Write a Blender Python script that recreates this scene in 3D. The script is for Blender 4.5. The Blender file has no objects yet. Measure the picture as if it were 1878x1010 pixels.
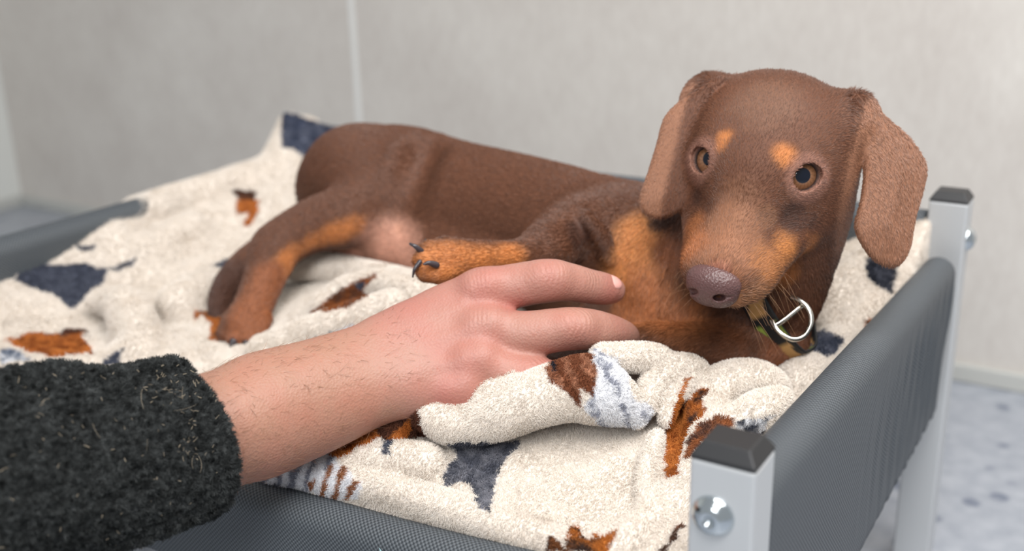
import bpy, math, random
import numpy as np

FUR = 1.0          # density of the strands
sc = bpy.context.scene
COL = sc.collection

# ------------------------------------------------------------------ units, camera
S = 0.0078            # one modelling unit in metres
FLOOR = -34.0         # floor height in modelling units (0 = top of the bed posts)
FPX = 1949.0
PIT, YAW, ROLL = 0.3258, 0.5631, -0.0257
CAM = np.array([12.743, -39.121, 22.642])
_h = np.array([-math.sin(YAW), math.cos(YAW), 0.0]); _z = np.array([0, 0, 1.0])
CF = _h * math.cos(PIT) - _z * math.sin(PIT)
CR = np.cross(CF, _z); CR /= np.linalg.norm(CR); CU = np.cross(CR, CF)
CR, CU = CR * math.cos(ROLL) + CU * math.sin(ROLL), -CR * math.sin(ROLL) + CU * math.cos(ROLL)
CB = -CF

def at(x, y, d):
    """world point (modelling units) seen at pixel x,y at distance d"""
    return CAM + (CF + CR * (x - 939) / FPX - CU * (y - 505) / FPX) * d

def W(p):
    p = np.asarray(p, dtype=np.float64)
    return (p - np.array([0, 0, FLOOR])) * S

cam_d = bpy.data.cameras.new("camera"); cam = bpy.data.objects.new("camera", cam_d); COL.objects.link(cam)
cam_d.sensor_width = 36.0; cam_d.lens = 36.0 * FPX / 1878.0
cam_d.clip_start = 0.01; cam_d.clip_end = 50
from mathutils import Matrix, Vector
m = Matrix.Identity(4)
for i in range(3):
    m[i][0], m[i][1], m[i][2] = CR[i], CU[i], CB[i]
    m[i][3] = W(CAM)[i]
cam.matrix_world = m
cam_d.dof.use_dof = True
cam_d.dof.focus_distance = 61.0 * S
cam_d.dof.aperture_fstop = 5.6
sc.camera = cam

world = bpy.data.worlds.new("room_light"); sc.world = world; world.use_nodes = True
bg = world.node_tree.nodes["Background"]
bg.inputs[0].default_value = (0.93, 0.97, 1.0, 1); bg.inputs[1].default_value = 0.42

def area(name, loc, target, size, power, color=(1, 1, 1), size_y=None):
    l = bpy.data.lights.new(name, 'AREA'); l.energy = power; l.size = size * S; l.color = color
    if size_y: l.shape = 'RECTANGLE'; l.size_y = size_y * S
    o = bpy.data.objects.new(name, l); COL.objects.link(o)
    o.location = W(loc)
    dv = Vector(W(target) - W(loc)); o.rotation_euler = dv.to_track_quat('-Z', 'Y').to_euler()
    return o
area("ceiling_light", (38, 8, 120), (0, 35, 0), 95, 14.2, (1.0, 0.985, 0.96))
area("ceiling_light", (25, -70, 105), (-10, 25, 0), 46, 5.5, (1.0, 0.99, 0.97))
area("catchlight_lamp", (25, -190, 115), (-8, 24, 5), 80, 11, (0.96, 0.98, 1.0), 62)  # unseen lamp added far behind the camera to put catchlights in the eyes
sc.view_settings.view_transform = 'Standard'; sc.view_settings.look = 'None'
sc.view_settings.exposure = 0.0; sc.view_settings.gamma = 1.0; sc.view_settings.use_curve_mapping = False

# ------------------------------------------------------------------ helpers
def lin(r, g, b):
    def f(c):
        c = c / 255.0
        return c / 12.92 if c <= 0.04045 else ((c + 0.055) / 1.055) ** 2.4
    return np.array([f(r), f(g), f(b)])

def tag(o, label=None, cat=None, group=None, kind=None):
    if label: o["label"] = label
    if cat: o["category"] = cat
    if group: o["group"] = group
    if kind: o["kind"] = kind
    return o

def link(o, parent=None):
    COL.objects.link(o)
    if parent is not None: o.parent = parent
    return o

def mesh_obj(name, verts, faces, mat=None, parent=None, col=None, smooth=True, uv=None):
    """verts in modelling units"""
    me = bpy.data.meshes.new(name)
    v = W(np.asarray(verts, dtype=np.float64)).astype(np.float32)
    if parent is not None: v = v - np.array(parent.location, dtype=np.float32) if parent.parent is None else v
    if isinstance(faces, np.ndarray):
        k = faces.shape[1]
        me.vertices.add(len(v)); me.vertices.foreach_set("co", v.ravel())
        me.loops.add(faces.size); me.loops.foreach_set("vertex_index", faces.astype(np.int32).ravel())
        me.polygons.add(len(faces))
        me.polygons.foreach_set("loop_start", np.arange(0, faces.size, k, dtype=np.int32))
        me.update(calc_edges=True)
    else:
        me.from_pydata([tuple(p) for p in v], [], faces); me.update()
    if smooth: me.polygons.foreach_set("use_smooth", np.ones(len(me.polygons), dtype=bool))
    if col is not None:
        a = me.color_attributes.new("Col", 'FLOAT_COLOR', 'POINT')
        c = np.ones((len(v), 4), dtype=np.float32); c[:, :3] = col; a.data.foreach_set("color", c.ravel())
    if uv is not None:
        l = me.uv_layers.new(name="UVMap")
        vi = np.zeros(len(me.loops), dtype=np.int32); me.loops.foreach_get("vertex_index", vi)
        l.data.foreach_set("uv", np.asarray(uv, dtype=np.float32)[vi].ravel())
    if mat: me.materials.append(mat)
    o = bpy.data.objects.new(name, me)
    return link(o, parent)

def empty(name, loc):
    o = bpy.data.objects.new(name, None); o.location = W(loc); o.empty_display_size = 0.02
    COL.objects.link(o); return o

def fix_parent(o):
    """children were written in world space: keep them there"""
    o.matrix_parent_inverse = Matrix.Identity(4)

def box(lo, hi):
    x0, y0, z0 = lo; x1, y1, z1 = hi
    v = [(x0, y0, z0), (x1, y0, z0), (x1, y1, z0), (x0, y1, z0), (x0, y0, z1), (x1, y0, z1), (x1, y1, z1), (x0, y1, z1)]
    f = [(0, 3, 2, 1), (4, 5, 6, 7), (0, 1, 5, 4), (1, 2, 6, 5), (2, 3, 7, 6), (3, 0, 4, 7)]
    return v, f

def grid_faces(nu, nv, wrap_u=False):
    i = np.arange(nu if wrap_u else nu - 1); j = np.arange(nv - 1)
    I, J = np.meshgrid(i, j, indexing='ij'); I2 = (I + 1) % nu
    return np.stack([I * nv + J, I2 * nv + J, I2 * nv + J + 1, I * nv + J + 1], -1).reshape(-1, 4)

def bevel(o, w, seg=2):
    b = o.modifiers.new("bevel", 'BEVEL'); b.width = w * S; b.segments = seg; b.limit_method = 'ANGLE'; b.harden_normals = False
    return o

# value noise on numpy points
def _hash(i, j, k, s):
    n = (i * 374761393 + j * 668265263 + k * 2147483647 + s * 1274126177) & 0xffffffff
    n = ((n ^ (n >> 13)) * 1274126177) & 0xffffffff
    return ((n ^ (n >> 16)) & 0xffff) / 65535.0
def vnoise(p, scale, seed=0):
    q = np.asarray(p, dtype=np.float64) * scale; b = np.floor(q).astype(np.int64); f = q - b; f = f * f * (3 - 2 * f)
    r = 0
    for dx in (0, 1):
        for dy in (0, 1):
            for dz in (0, 1):
                w = (f[:, 0] if dx else 1 - f[:, 0]) * (f[:, 1] if dy else 1 - f[:, 1]) * (f[:, 2] if dz else 1 - f[:, 2])
                r = r + w * _hash(b[:, 0] + dx, b[:, 1] + dy, b[:, 2] + dz, seed)
    return r

def sstep(a, b, x):
    t = np.clip((x - a) / (b - a), 0, 1); return t * t * (3 - 2 * t)

# ------------------------------------------------------------------ distance fields
class Field:
    def __init__(self, lo, hi, h):
        self.lo = np.array(lo, dtype=np.float64); self.h = h
        self.n = np.ceil((np.array(hi) - self.lo) / h).astype(int) + 1
        self.v = np.full(self.n, 50.0, dtype=np.float32)
    def block(self, lo, hi):
        a = np.maximum(np.floor((np.array(lo) - self.lo) / self.h).astype(int), 0)
        b = np.minimum(np.ceil((np.array(hi) - self.lo) / self.h).astype(int) + 1, self.n)
        if np.any(b <= a): return None
        ax = [(self.lo[i] + np.arange(a[i], b[i]) * self.h).astype(np.float32) for i in range(3)]
        X = ax[0][:, None, None]; Y = ax[1][None, :, None]; Z = ax[2][None, None, :]
        return (slice(a[0], b[0]), slice(a[1], b[1]), slice(a[2], b[2])), X, Y, Z
    def mix(self, sl, d, k, sub=False):
        v = self.v[sl]
        if sub:
            d = -d
            if k > 0: hh = np.maximum(k - np.abs(v - d), 0) / k; self.v[sl] = np.maximum(v, d) + hh * hh * k * 0.25
            else: self.v[sl] = np.maximum(v, d)
        else:
            if k > 0: hh = np.maximum(k - np.abs(v - d), 0) / k; self.v[sl] = np.minimum(v, d) - hh * hh * k * 0.25
            else: self.v[sl] = np.minimum(v, d)
    def chain(self, pts, rad, k=0.5, sub=False, smooth=True):
        """tapered tube through points"""
        pts = np.array(pts, dtype=np.float64); rad = np.array(rad, dtype=np.float64)
        if smooth and len(pts) > 2: pts, rad = spline(pts, rad, 4)
        m_ = k + 4 * self.h
        lo = (pts - rad[:, None]).min(0) - m_; hi = (pts + rad[:, None]).max(0) + m_
        b = self.block(lo, hi)
        if b is None: return
        sl, X, Y, Z = b; D = None
        for i in range(len(pts) - 1):
            a = pts[i]; ab = pts[i + 1] - a; L = float(ab @ ab) + 1e-9
            px = X - a[0]; py = Y - a[1]; pz = Z - a[2]
            t = np.clip((px * ab[0] + py * ab[1] + pz * ab[2]) / L, 0, 1)
            d = np.sqrt((px - t * ab[0]) ** 2 + (py - t * ab[1]) ** 2 + (pz - t * ab[2]) ** 2) - (rad[i] + t * (rad[i + 1] - rad[i]))
            D = d if D is None else np.minimum(D, d)
        self.mix(sl, D.astype(np.float32), k, sub)
    def ell(self, c, axes, r, k=0.5, sub=False):
        """axes: 3 orthonormal world vectors, r: 3 radii"""
        c = np.array(c); A = np.array(axes); r = np.array(r, dtype=np.float64)
        ext = np.sqrt(((A * r[:, None]) ** 2).sum(0)) + k + 4 * self.h
        b = self.block(c - ext, c + ext)
        if b is None: return
        sl, X, Y, Z = b
        px = X - c[0]; py = Y - c[1]; pz = Z - c[2]
        k0 = 0; k1 = 0
        for i in range(3):
            q = px * A[i, 0] + py * A[i, 1] + pz * A[i, 2]
            k0 = k0 + (q / r[i]) ** 2; k1 = k1 + (q / r[i] ** 2) ** 2
        k0 = np.sqrt(k0); d = k0 * (k0 - 1) / (np.sqrt(k1) + 1e-6)
        self.mix(sl, d.astype(np.float32), k, sub)
    def custom(self, lo, hi, fn, k=0.5, sub=False):
        b = self.block(lo, hi)
        if b is None: return
        sl, X, Y, Z = b
        self.mix(sl, fn(X, Y, Z).astype(np.float32), k, sub)
    def sample(self, p):
        q = (np.asarray(p) - self.lo) / self.h
        q = np.clip(q, 0, np.array(self.n) - 1.001); b = q.astype(int); f = q - b; r = 0
        for dx in (0, 1):
            for dy in (0, 1):
                for dz in (0, 1):
                    w = (f[:, 0] if dx else 1 - f[:, 0]) * (f[:, 1] if dy else 1 - f[:, 1]) * (f[:, 2] if dz else 1 - f[:, 2])
                    r = r + w * self.v[b[:, 0] + dx, b[:, 1] + dy, b[:, 2] + dz]
        return r
    def mesh(self):
        v = self.v; s = v < 0
        c = np.zeros(np.array(v.shape) - 1, dtype=np.int8)
        cs = [(a, b_, d) for a in (0, 1) for b_ in (0, 1) for d in (0, 1)]
        sh = c.shape
        for a, b_, d in cs: c += s[a:a + sh[0], b_:b_ + sh[1], d:d + sh[2]]
        mask = (c > 0) & (c < 8)
        cells = np.argwhere(mask); idx = np.full(sh, -1, dtype=np.int32); idx[mask] = np.arange(len(cells))
        acc = np.zeros((len(cells), 3)); cnt = np.zeros(len(cells))
        for ca in cs:
            for ax in range(3):
                if ca[ax]: continue
                cb = list(ca); cb[ax] = 1
                va = v[cells[:, 0] + ca[0], cells[:, 1] + ca[1], cells[:, 2] + ca[2]]
                vb = v[cells[:, 0] + cb[0], cells[:, 1] + cb[1], cells[:, 2] + cb[2]]
                x = (va < 0) != (vb < 0)
                t = np.where(x, va / np.where(x, va - vb, 1), 0)
                p = np.repeat(np.array([ca], dtype=np.float64), len(cells), 0); p[:, ax] += t
                acc += np.where(x[:, None], p, 0); cnt += x
        verts = (cells + acc / cnt[:, None]) * self.h + self.lo
        faces = []
        for ax in range(3):
            o1, o2 = (ax + 1) % 3, (ax + 2) % 3
            sa = [slice(None)] * 3; sb = [slice(None)] * 3
            sa[ax] = slice(0, -1); sb[ax] = slice(1, None)
            for o in (o1, o2): sa[o] = slice(1, -1); sb[o] = slice(1, -1)
            A = s[tuple(sa)]; B = s[tuple(sb)]
            e = np.argwhere(A != B)
            inside = A[e[:, 0], e[:, 1], e[:, 2]]
            base = e.copy(); base[:, o1] += 1; base[:, o2] += 1
            def ci(d1, d2):
                q = base.copy(); q[:, o1] += d1; q[:, o2] += d2
                return idx[q[:, 0], q[:, 1], q[:, 2]]
            q = np.stack([ci(-1, -1), ci(0, -1), ci(0, 0), ci(-1, 0)], -1)
            q[~inside] = q[~inside][:, ::-1]
            faces.append(q)
        return verts, np.concatenate(faces)

def spline(pts, rad, n):
    P = np.vstack([2 * pts[0] - pts[1], pts, 2 * pts[-1] - pts[-2]]); Rr = np.concatenate([[rad[0]], rad, [rad[-1]]])
    op, orr = [], []
    for i in range(len(pts) - 1):
        for t in np.arange(n) / n:
            a, b, c, d = P[i:i + 4]; t2 = t * t; t3 = t2 * t
            op.append(0.5 * (2 * b + (c - a) * t + (2 * a - 5 * b + 4 * c - d) * t2 + (3 * b - a - 3 * c + d) * t3))
            a, b, c, d = Rr[i:i + 4]
            orr.append(max(1e-3, 0.5 * (2 * b + (c - a) * t + (2 * a - 5 * b + 4 * c - d) * t2 + (3 * b - a - 3 * c + d) * t3)))
    op.append(pts[-1]); orr.append(rad[-1])
    return np.array(op), np.array(orr)

def px(*rows):
    """rows (x, y, d, r_px) -> world points and radii"""
    P = [at(r[0], r[1], r[2]) for r in rows]; Rr = [r[3] * r[2] / FPX for r in rows]
    return P, Rr

def vnormals(v, q):
    n = np.zeros_like(v); fn = np.cross(v[q[:, 2]] - v[q[:, 0]], v[q[:, 3]] - v[q[:, 1]])
    for i in range(4): np.add.at(n, q[:, i], fn)
    return n / (np.linalg.norm(n, axis=1, keepdims=True) + 1e-9)

def relax(v, q, it=1, lam=0.5):
    for _ in range(it):
        a = np.zeros_like(v); c = np.zeros(len(v))
        for i in range(4):
            j = (i + 1) % 4
            np.add.at(a, q[:, i], v[q[:, j]]); np.add.at(c, q[:, i], 1)
            np.add.at(a, q[:, j], v[q[:, i]]); np.add.at(c, q[:, j], 1)
        v = v + lam * (a / np.maximum(c, 1)[:, None] - v)
    return v

def curves_obj(name, P, rad, col, mat, parent=None):
    """P (N,k,3) modelling units; rad (N,k) units; col (N,3)"""
    N, k = P.shape[:2]
    hc = bpy.data.hair_curves.new(name); hc.add_curves([k] * N)
    pos = W(P.reshape(-1, 3))
    q_ = parent
    while q_ is not None: pos = pos - np.array(q_.location); q_ = q_.parent
    hc.attributes['position'].data.foreach_set('vector', pos.astype(np.float32).ravel())
    a = hc.attributes.get('radius') or hc.attributes.new('radius', 'FLOAT', 'POINT')
    a.data.foreach_set('value', (rad * S).astype(np.float32).ravel())
    a = hc.attributes.new('Col', 'FLOAT_COLOR', 'CURVE')
    c = np.ones((N, 4), dtype=np.float32); c[:, :3] = col; a.data.foreach_set('color', c.ravel())
    hc.materials.append(mat)
    o = bpy.data.objects.new(name, hc)
    return link(o, parent)

RNG = np.random.default_rng(7)
def sample_surface(v, q, nrm, N, wfn=None):
    a = 0.5 * np.linalg.norm(np.cross(v[q[:, 2]] - v[q[:, 0]], v[q[:, 3]] - v[q[:, 1]]), axis=1)
    if wfn is not None: a = a * wfn(v[q].mean(1), nrm[q].mean(1))
    cdf = np.cumsum(a); f = np.searchsorted(cdf, RNG.random(N) * cdf[-1])
    f = np.minimum(f, len(q) - 1)
    s, t = RNG.random((N, 1)), RNG.random((N, 1)); Q = q[f]
    w = [(1 - s) * (1 - t), s * (1 - t), s * t, (1 - s) * t]
    p = sum(w[i] * v[Q[:, i]] for i in range(4)); n = sum(w[i] * nrm[Q[:, i]] for i in range(4))
    return p, n / (np.linalg.norm(n, axis=1, keepdims=True) + 1e-9)

def unit(a): return a / (np.linalg.norm(a, axis=-1, keepdims=True) + 1e-9)
def dcam(p): return (np.asarray(p) - CAM) @ CF
def screen(p):
    d = np.asarray(p) - CAM; zz = d @ CF
    return 939 + FPX * (d @ CR) / zz, 505 - FPX * (d @ CU) / zz

# ------------------------------------------------------------------ materials
def mat(name, color=(.8, .8, .8), rough=0.6, metal=0.0, spec=0.5, attr=False):
    M = bpy.data.materials.new(name); M.use_nodes = True
    b = M.node_tree.nodes["Principled BSDF"]
    b.inputs["Base Color"].default_value = (*color, 1); b.inputs["Roughness"].default_value = rough
    b.inputs["Metallic"].default_value = metal; b.inputs["Specular IOR Level"].default_value = spec
    if attr:
        a = M.node_tree.nodes.new("ShaderNodeAttribute"); a.attribute_name = "Col"
        M.node_tree.links.new(a.outputs["Color"], b.inputs["Base Color"])
    return M
def nodes(M): return M.node_tree.nodes, M.node_tree.links, M.node_tree.nodes["Principled BSDF"]
def add_bump(M, tex_out, strength, dist):
    N, L, b = nodes(M); bp = N.new("ShaderNodeBump"); bp.inputs["Strength"].default_value = strength
    bp.inputs["Distance"].default_value = dist; L.new(tex_out, bp.inputs["Height"]); L.new(bp.outputs[0], b.inputs["Normal"]); return bp
def noise(M, scale, detail=4, rough=.5, coord="Object", mapping=None):
    N, L, b = nodes(M); t = N.new("ShaderNodeTexNoise"); t.inputs["Scale"].default_value = scale
    t.inputs["Detail"].default_value = detail; t.inputs["Roughness"].default_value = rough
    c = N.new("ShaderNodeTexCoord"); src = c.outputs[coord]
    if mapping:
        mp = N.new("ShaderNodeMapping"); mp.inputs["Scale"].default_value = mapping; L.new(src, mp.inputs[0]); src = mp.outputs[0]
    L.new(src, t.inputs["Vector"]); return t
def ramp(M, src, stops):
    N, L, b = nodes(M); r = N.new("ShaderNodeValToRGB"); e = r.color_ramp.elements
    while len(e) < len(stops): e.new(0.5)
    for el, (p, c) in zip(e, stops): el.position = p; el.color = (*c, 1)
    L.new(src, r.inputs[0]); return r

M_wall = mat("wall_linen", lin(214, 208, 201), 0.75, spec=.3)
_N, _L, _b = nodes(M_wall)
_n1 = noise(M_wall, 9, 3, .6); _n2 = noise(M_wall, 160, 3, .7, mapping=(1, 1, .35))
_mx = _N.new("ShaderNodeMix"); _mx.inputs[0].default_value = .45; _L.new(_n1.outputs[0], _mx.inputs[2]); _L.new(_n2.outputs[0], _mx.inputs[3])
_r = ramp(M_wall, _mx.outputs[0], [(.3, lin(192, 185, 179)), (.7, lin(210, 205, 199))]); _L.new(_r.outputs[0], _b.inputs[0])
M_seam = mat("wall_joint", lin(222, 221, 218), .6)
M_corner = mat("wall_pale", lin(215, 216, 212), .6)
M_base = mat("skirting_grey", lin(184, 184, 180), .55)
M_floor = mat("speckled_vinyl", lin(186, 191, 200), .38)
_N, _L, _b = nodes(M_floor)
_v = _N.new("ShaderNodeTexVoronoi"); _v.inputs["Scale"].default_value = 30; _tc = _N.new("ShaderNodeTexCoord"); _L.new(_tc.outputs["Object"], _v.inputs["Vector"])
_r1 = ramp(M_floor, _v.outputs["Distance"], [(.16, (1, 1, 1)), (.26, (0, 0, 0))])
_n3 = noise(M_floor, 22, 2); _r2 = ramp(M_floor, _n3.outputs[0], [(.36, (0, 0, 0)), (.5, (1, 1, 1))])
_mm = _N.new("ShaderNodeMath"); _mm.operation = 'MULTIPLY'; _L.new(_r1.outputs[0], _mm.inputs[0]); _L.new(_r2.outputs[0], _mm.inputs[1])
_n4 = noise(M_floor, 60, 4); _r3 = ramp(M_floor, _n4.outputs[0], [(.3, lin(144, 149, 159)), (.7, lin(166, 170, 178))])
_mc = _N.new("ShaderNodeMix"); _mc.data_type = 'RGBA'; _L.new(_mm.outputs[0], _mc.inputs[0]); _L.new(_r3.outputs[0], _mc.inputs[6]); _mc.inputs[7].default_value = (*lin(112, 119, 134), 1)
_L.new(_mc.outputs[2], _b.inputs[0])

def weave_material(name, a, b_, period):
    M = mat(name, a, .5, spec=.45); N, L, b = nodes(M)
    uvn = N.new("ShaderNodeTexCoord"); sx = N.new("ShaderNodeSeparateXYZ"); L.new(uvn.outputs["UV"], sx.inputs[0])
    def sine(o, f):
        m1 = N.new("ShaderNodeMath"); m1.operation = 'MULTIPLY'; m1.inputs[1].default_value = f; L.new(o, m1.inputs[0])
        m2 = N.new("ShaderNodeMath"); m2.operation = 'SINE'; L.new(m1.outputs[0], m2.inputs[0]); return m2.outputs[0]
    w = 2 * math.pi / period
    ad = N.new("ShaderNodeMath"); ad.operation = 'MULTIPLY'; L.new(sine(sx.outputs[0], w), ad.inputs[0]); L.new(sine(sx.outputs[1], w), ad.inputs[1])
    mr = N.new("ShaderNodeMapRange"); mr.inputs[1].default_value = -1; mr.inputs[2].default_value = 1; L.new(ad.outputs[0], mr.inputs[0])
    r = ramp(M, mr.outputs[0], [(.25, a), (.75, b_)]); L.new(r.outputs[0], b.inputs[0])
    add_bump(M, mr.outputs[0], .6, 0.0006)
    return M
M_fabric = weave_material("grey_mesh_fabric", lin(52, 57, 62), lin(94, 99, 104), 0.30)
M_alu = mat("brushed_aluminium", lin(196, 198, 200), .42, metal=.3)
_n = noise(M_alu, 60, 3, mapping=(8, 8, .3)); add_bump(M_alu, _n.outputs[0], .08, .001)
M_cap = mat("black_plastic", lin(34, 34, 36), .45)
M_bolt = mat("zinc_bolt", lin(205, 212, 216), .14, metal=1.0)
M_mark = mat("pale_print", lin(190, 225, 228), .6)

# ------------------------------------------------------------------ the room
WY = 94.0
v, f = box((-260, -80, FLOOR - 1), (140, WY + 6, FLOOR)); fl = mesh_obj("floor", v, f, M_floor, smooth=False); tag(fl, kind="structure")
v, f = box((-210, WY + .6, FLOOR), (140, WY + 4, 190)); wb = mesh_obj("wall_back", v, f, M_seam, smooth=False); tag(wb, kind="structure")
XS = -100.0
for x0, x1 in ((-196, XS - .55), (XS + .55, 6), (7.1, 140)):
    v, f = box((x0, WY, FLOOR), (x1, WY + .6, 190)); o = mesh_obj("wall_panel", v, f, M_wall, wb, smooth=False); fix_parent(o); bevel(o, .12)
v, f = box((XS - .55, WY - .12, FLOOR), (XS + .55, WY + .6, 190)); o = mesh_obj("joint_strip", v, f, M_seam, wb, smooth=False); bevel(o, .1)
v, f = box((-200, -80, FLOOR), (-196, WY + .6, 190)); wl = mesh_obj("wall_left", v, f, M_corner, smooth=False); tag(wl, kind="structure")
v, f = box((-196, WY - .7, FLOOR), (140, WY + .1, FLOOR + 2.4)); o = mesh_obj("baseboard_back", v, f, M_base, smooth=False); tag(o, kind="structure"); bevel(o, .25)
v, f = box((-196.1, -80, FLOOR), (-195.3, WY - .7, FLOOR + 2.4)); o = mesh_obj("baseboard_left", v, f, M_base, smooth=False); tag(o, kind="structure"); bevel(o, .25)

# ------------------------------------------------------------------ the bed
BX0, BY1 = -73.0, 52.0
bed = empty("raised_dog_bed", (-36, 26, FLOOR))
tag(bed, "raised dog bed with grey mesh sides and aluminium corner posts", "dog bed")
PW, PD = 3.0, 2.62
def post(x0, y0, bolts):
    v, f = box((x0, y0, FLOOR), (x0 + PW, y0 + PD, 0)); p = mesh_obj("post", v, f, M_alu, bed, smooth=False); bevel(p, .18, 3)
    i = .42; t = .8; z0 = -.02
    v = [(x0, y0, z0), (x0 + PW, y0, z0), (x0 + PW, y0 + PD, z0), (x0, y0 + PD, z0),
         (x0, y0, .15), (x0 + PW, y0, .15), (x0 + PW, y0 + PD, .15), (x0, y0 + PD, .15),
         (x0 + i, y0 + i, t), (x0 + PW - i, y0 + i, t), (x0 + PW - i, y0 + PD - i, t), (x0 + i, y0 + PD - i, t)]
    f = [(3, 2, 1, 0)] + [(a, (a + 1) % 4, 4 + (a + 1) % 4, 4 + a) for a in range(4)] + [(4 + a, 4 + (a + 1) % 4, 8 + (a + 1) % 4, 8 + a) for a in range(4)] + [(8, 9, 10, 11)]
    c = mesh_obj("end_cap", v, f, M_cap, bed, smooth=False); c.parent = p; c.location = (0, 0, 0); bevel(c, .14, 3)
    for (c0, nrm) in bolts:
        prof = [(0, .40), (.16, .40), (.2, .52), (.32, .60), (.55, .54), (.8, .36), (.96, .12), (1.0, 0), (1.0, -.1)]
        nrm = np.array(nrm, float); u = np.cross(nrm, (0, 0, 1.)); w_ = np.array((0, 0, 1.))
        vv = []; n = 28
        for r, hgt in prof:
            for a in range(n):
                an = 2 * math.pi * a / n; vv.append(np.array(c0) + u * r * math.cos(an) + w_ * r * math.sin(an) + nrm * hgt)
        ff = [(j * n + a, (j + 1) * n + a, (j + 1) * n + (a + 1) % n, j * n + (a + 1) % n) for j in range(len(prof) - 1) for a in range(n)]
        b = mesh_obj("bolt_head", vv, ff, M_bolt, bed); b.parent = p
    return p
post(-PW, 0, [((-1.82, 0, -2.55), (0, -1, 0))])
post(-PW, 49.36, [((0, 51.2, -3.3), (1, 0, 0))])
post(BX0, 0, [((BX0 + 1.2, 0, -2.55), (0, -1, 0))])
post(BX0, 49.36, [((BX0, 50.6, -3.3), (-1, 0, 0))])

def panel(name, u0, u1, place, topz, bot, inner, rad=1.3, nu=160, wrinkle=None):
    """fabric sling folded over a round rail; place(u, s, z) -> world; s: + outside"""
    us = np.linspace(u0, u1, nu); V = []; UV = []
    for u in us:
        tz = topz(u); zc = tz - rad; prof = []
        b0 = bot(u) if callable(bot) else bot
        for z in np.linspace(b0, zc, 22)[:-1]: prof.append((rad, z))
        for a in np.linspace(0, math.pi, 15): prof.append((rad * math.cos(a), zc + rad * math.sin(a)))
        for z in np.linspace(zc, inner, 10)[1:]: prof.append((-rad, z))
        L = 0; pp = None
        for s, z in prof:
            if pp is not None: L += math.hypot(s - pp[0], z - pp[1])
            pp = (s, z)
            ds = wrinkle(u, z, s) if wrinkle else 0
            V.append(place(u, s + ds, z)); UV.append((u, L + b0))
    nv = len(prof)
    o = mesh_obj(name, V, grid_faces(nu, nv), M_fabric, bed, uv=UV)
    so = o.modifiers.new("thick", 'SOLIDIFY'); so.thickness = .18 * S; so.offset = -1
    return o
def wr_right(u, z, s):
    if s < 0.2: return 0
    k = sstep(-4, -9, np.array(z)) * sstep(18, 40, np.array(u)) * (1 - .7 * sstep(-13, -17, np.array(z)))
    return float(k * (.16 * math.sin(u * 2.6 + .2 * z) + .12 * math.sin(u * 4.7 + 1 - .1 * z)) - .25 * sstep(-4, -12, np.array(z)))
panel("side_panel", 2.7, 47.2, lambda u, s, z: (-1.35 + s, u, z), lambda u: -1.75 - .052 * (u - 5), -17.0, -16.5, 1.3, wrinkle=wr_right)
panel("back_panel", -69.8, -3.2, lambda u, s, z: (u, 50.6 + s, z), lambda u: -1.3, -17.0, -16.5, 1.2)
panel("side_panel", 2.8, 49, lambda u, s, z: (BX0 + 1.5 - s, u, z), lambda u: -2.6, -17.0, -16.5, 1.3)
def front_top(u): return -7.6 - 2.4 * math.sin(math.pi * min(1, max(0, (u + 70) / 67))) ** .8
panel("front_panel", -69.8, -3.2, lambda u, s, z: (u, 1.5 - s, z), front_top, lambda u: -17.0, -16.5, 1.4)
v, f = box((-71.5, 1.5, -17.6), (-1.5, 50.5, -16.6)); o = mesh_obj("sleeping_deck", v, f, M_fabric, bed, smooth=False)
# little printed mark on the front panel
c0 = np.array([-21.2, .05, -10.75])
v = [c0 + np.array(q) for q in ((0, 0, .35), (.25, -.02, .12), (.55, 0, -.35), (.2, 0, -.45), (.1, 0, -.1))]
mk = mesh_obj("printed_mark", v, [(0, 4, 3, 2, 1)], M_mark, bed, smooth=False)


# ------------------------------------------------------------------ the dog
# head frame: a across the face, b up through the skull, c along the muzzle
def cdir(x, y, z_): return unit(CR * x + CU * y + CB * z_)
E3 = cdir(-.40, -.79, .54); E1 = cdir(.93, -.175, .36); E1 = unit(E1 - E3 * (E1 @ E3)); E2 = np.cross(E3, E1)
HO = at(1380, 312, 64.8)
def H(a, b, c): return HO + a * E1 + b * E2 + c * E3
HAX = np.array([E1, E2, E3])
CAX = np.array([CR, CU, CB])

EYES = []          # (centre, outward, lid axis)
for sd in (-1, 1):
    c = H(sd * 2.48, -.62, -.80); o = unit(sd * (.50 if sd > 0 else .30) * E1 + .55 * E2 + .66 * E3)
    l = unit(E1 * sd * .80 - E3 * .55 + E2 * .02); l = unit(l - o * (l @ o)); EYES.append((c, o, l))
EYE_R = 1.3

def closed(poly, n=3):
    P = np.array(poly, dtype=np.float64); N = len(P); out = []
    for i in range(N):
        a, b, c, d = P[(i - 1) % N], P[i], P[(i + 1) % N], P[(i + 2) % N]
        for t in np.arange(n) / n:
            out.append(.5 * (2 * b + (c - a) * t + (2 * a - 5 * b + 4 * c - d) * t * t + (3 * b - a - 3 * c + d) * t ** 3))
    return np.array(out)

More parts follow.
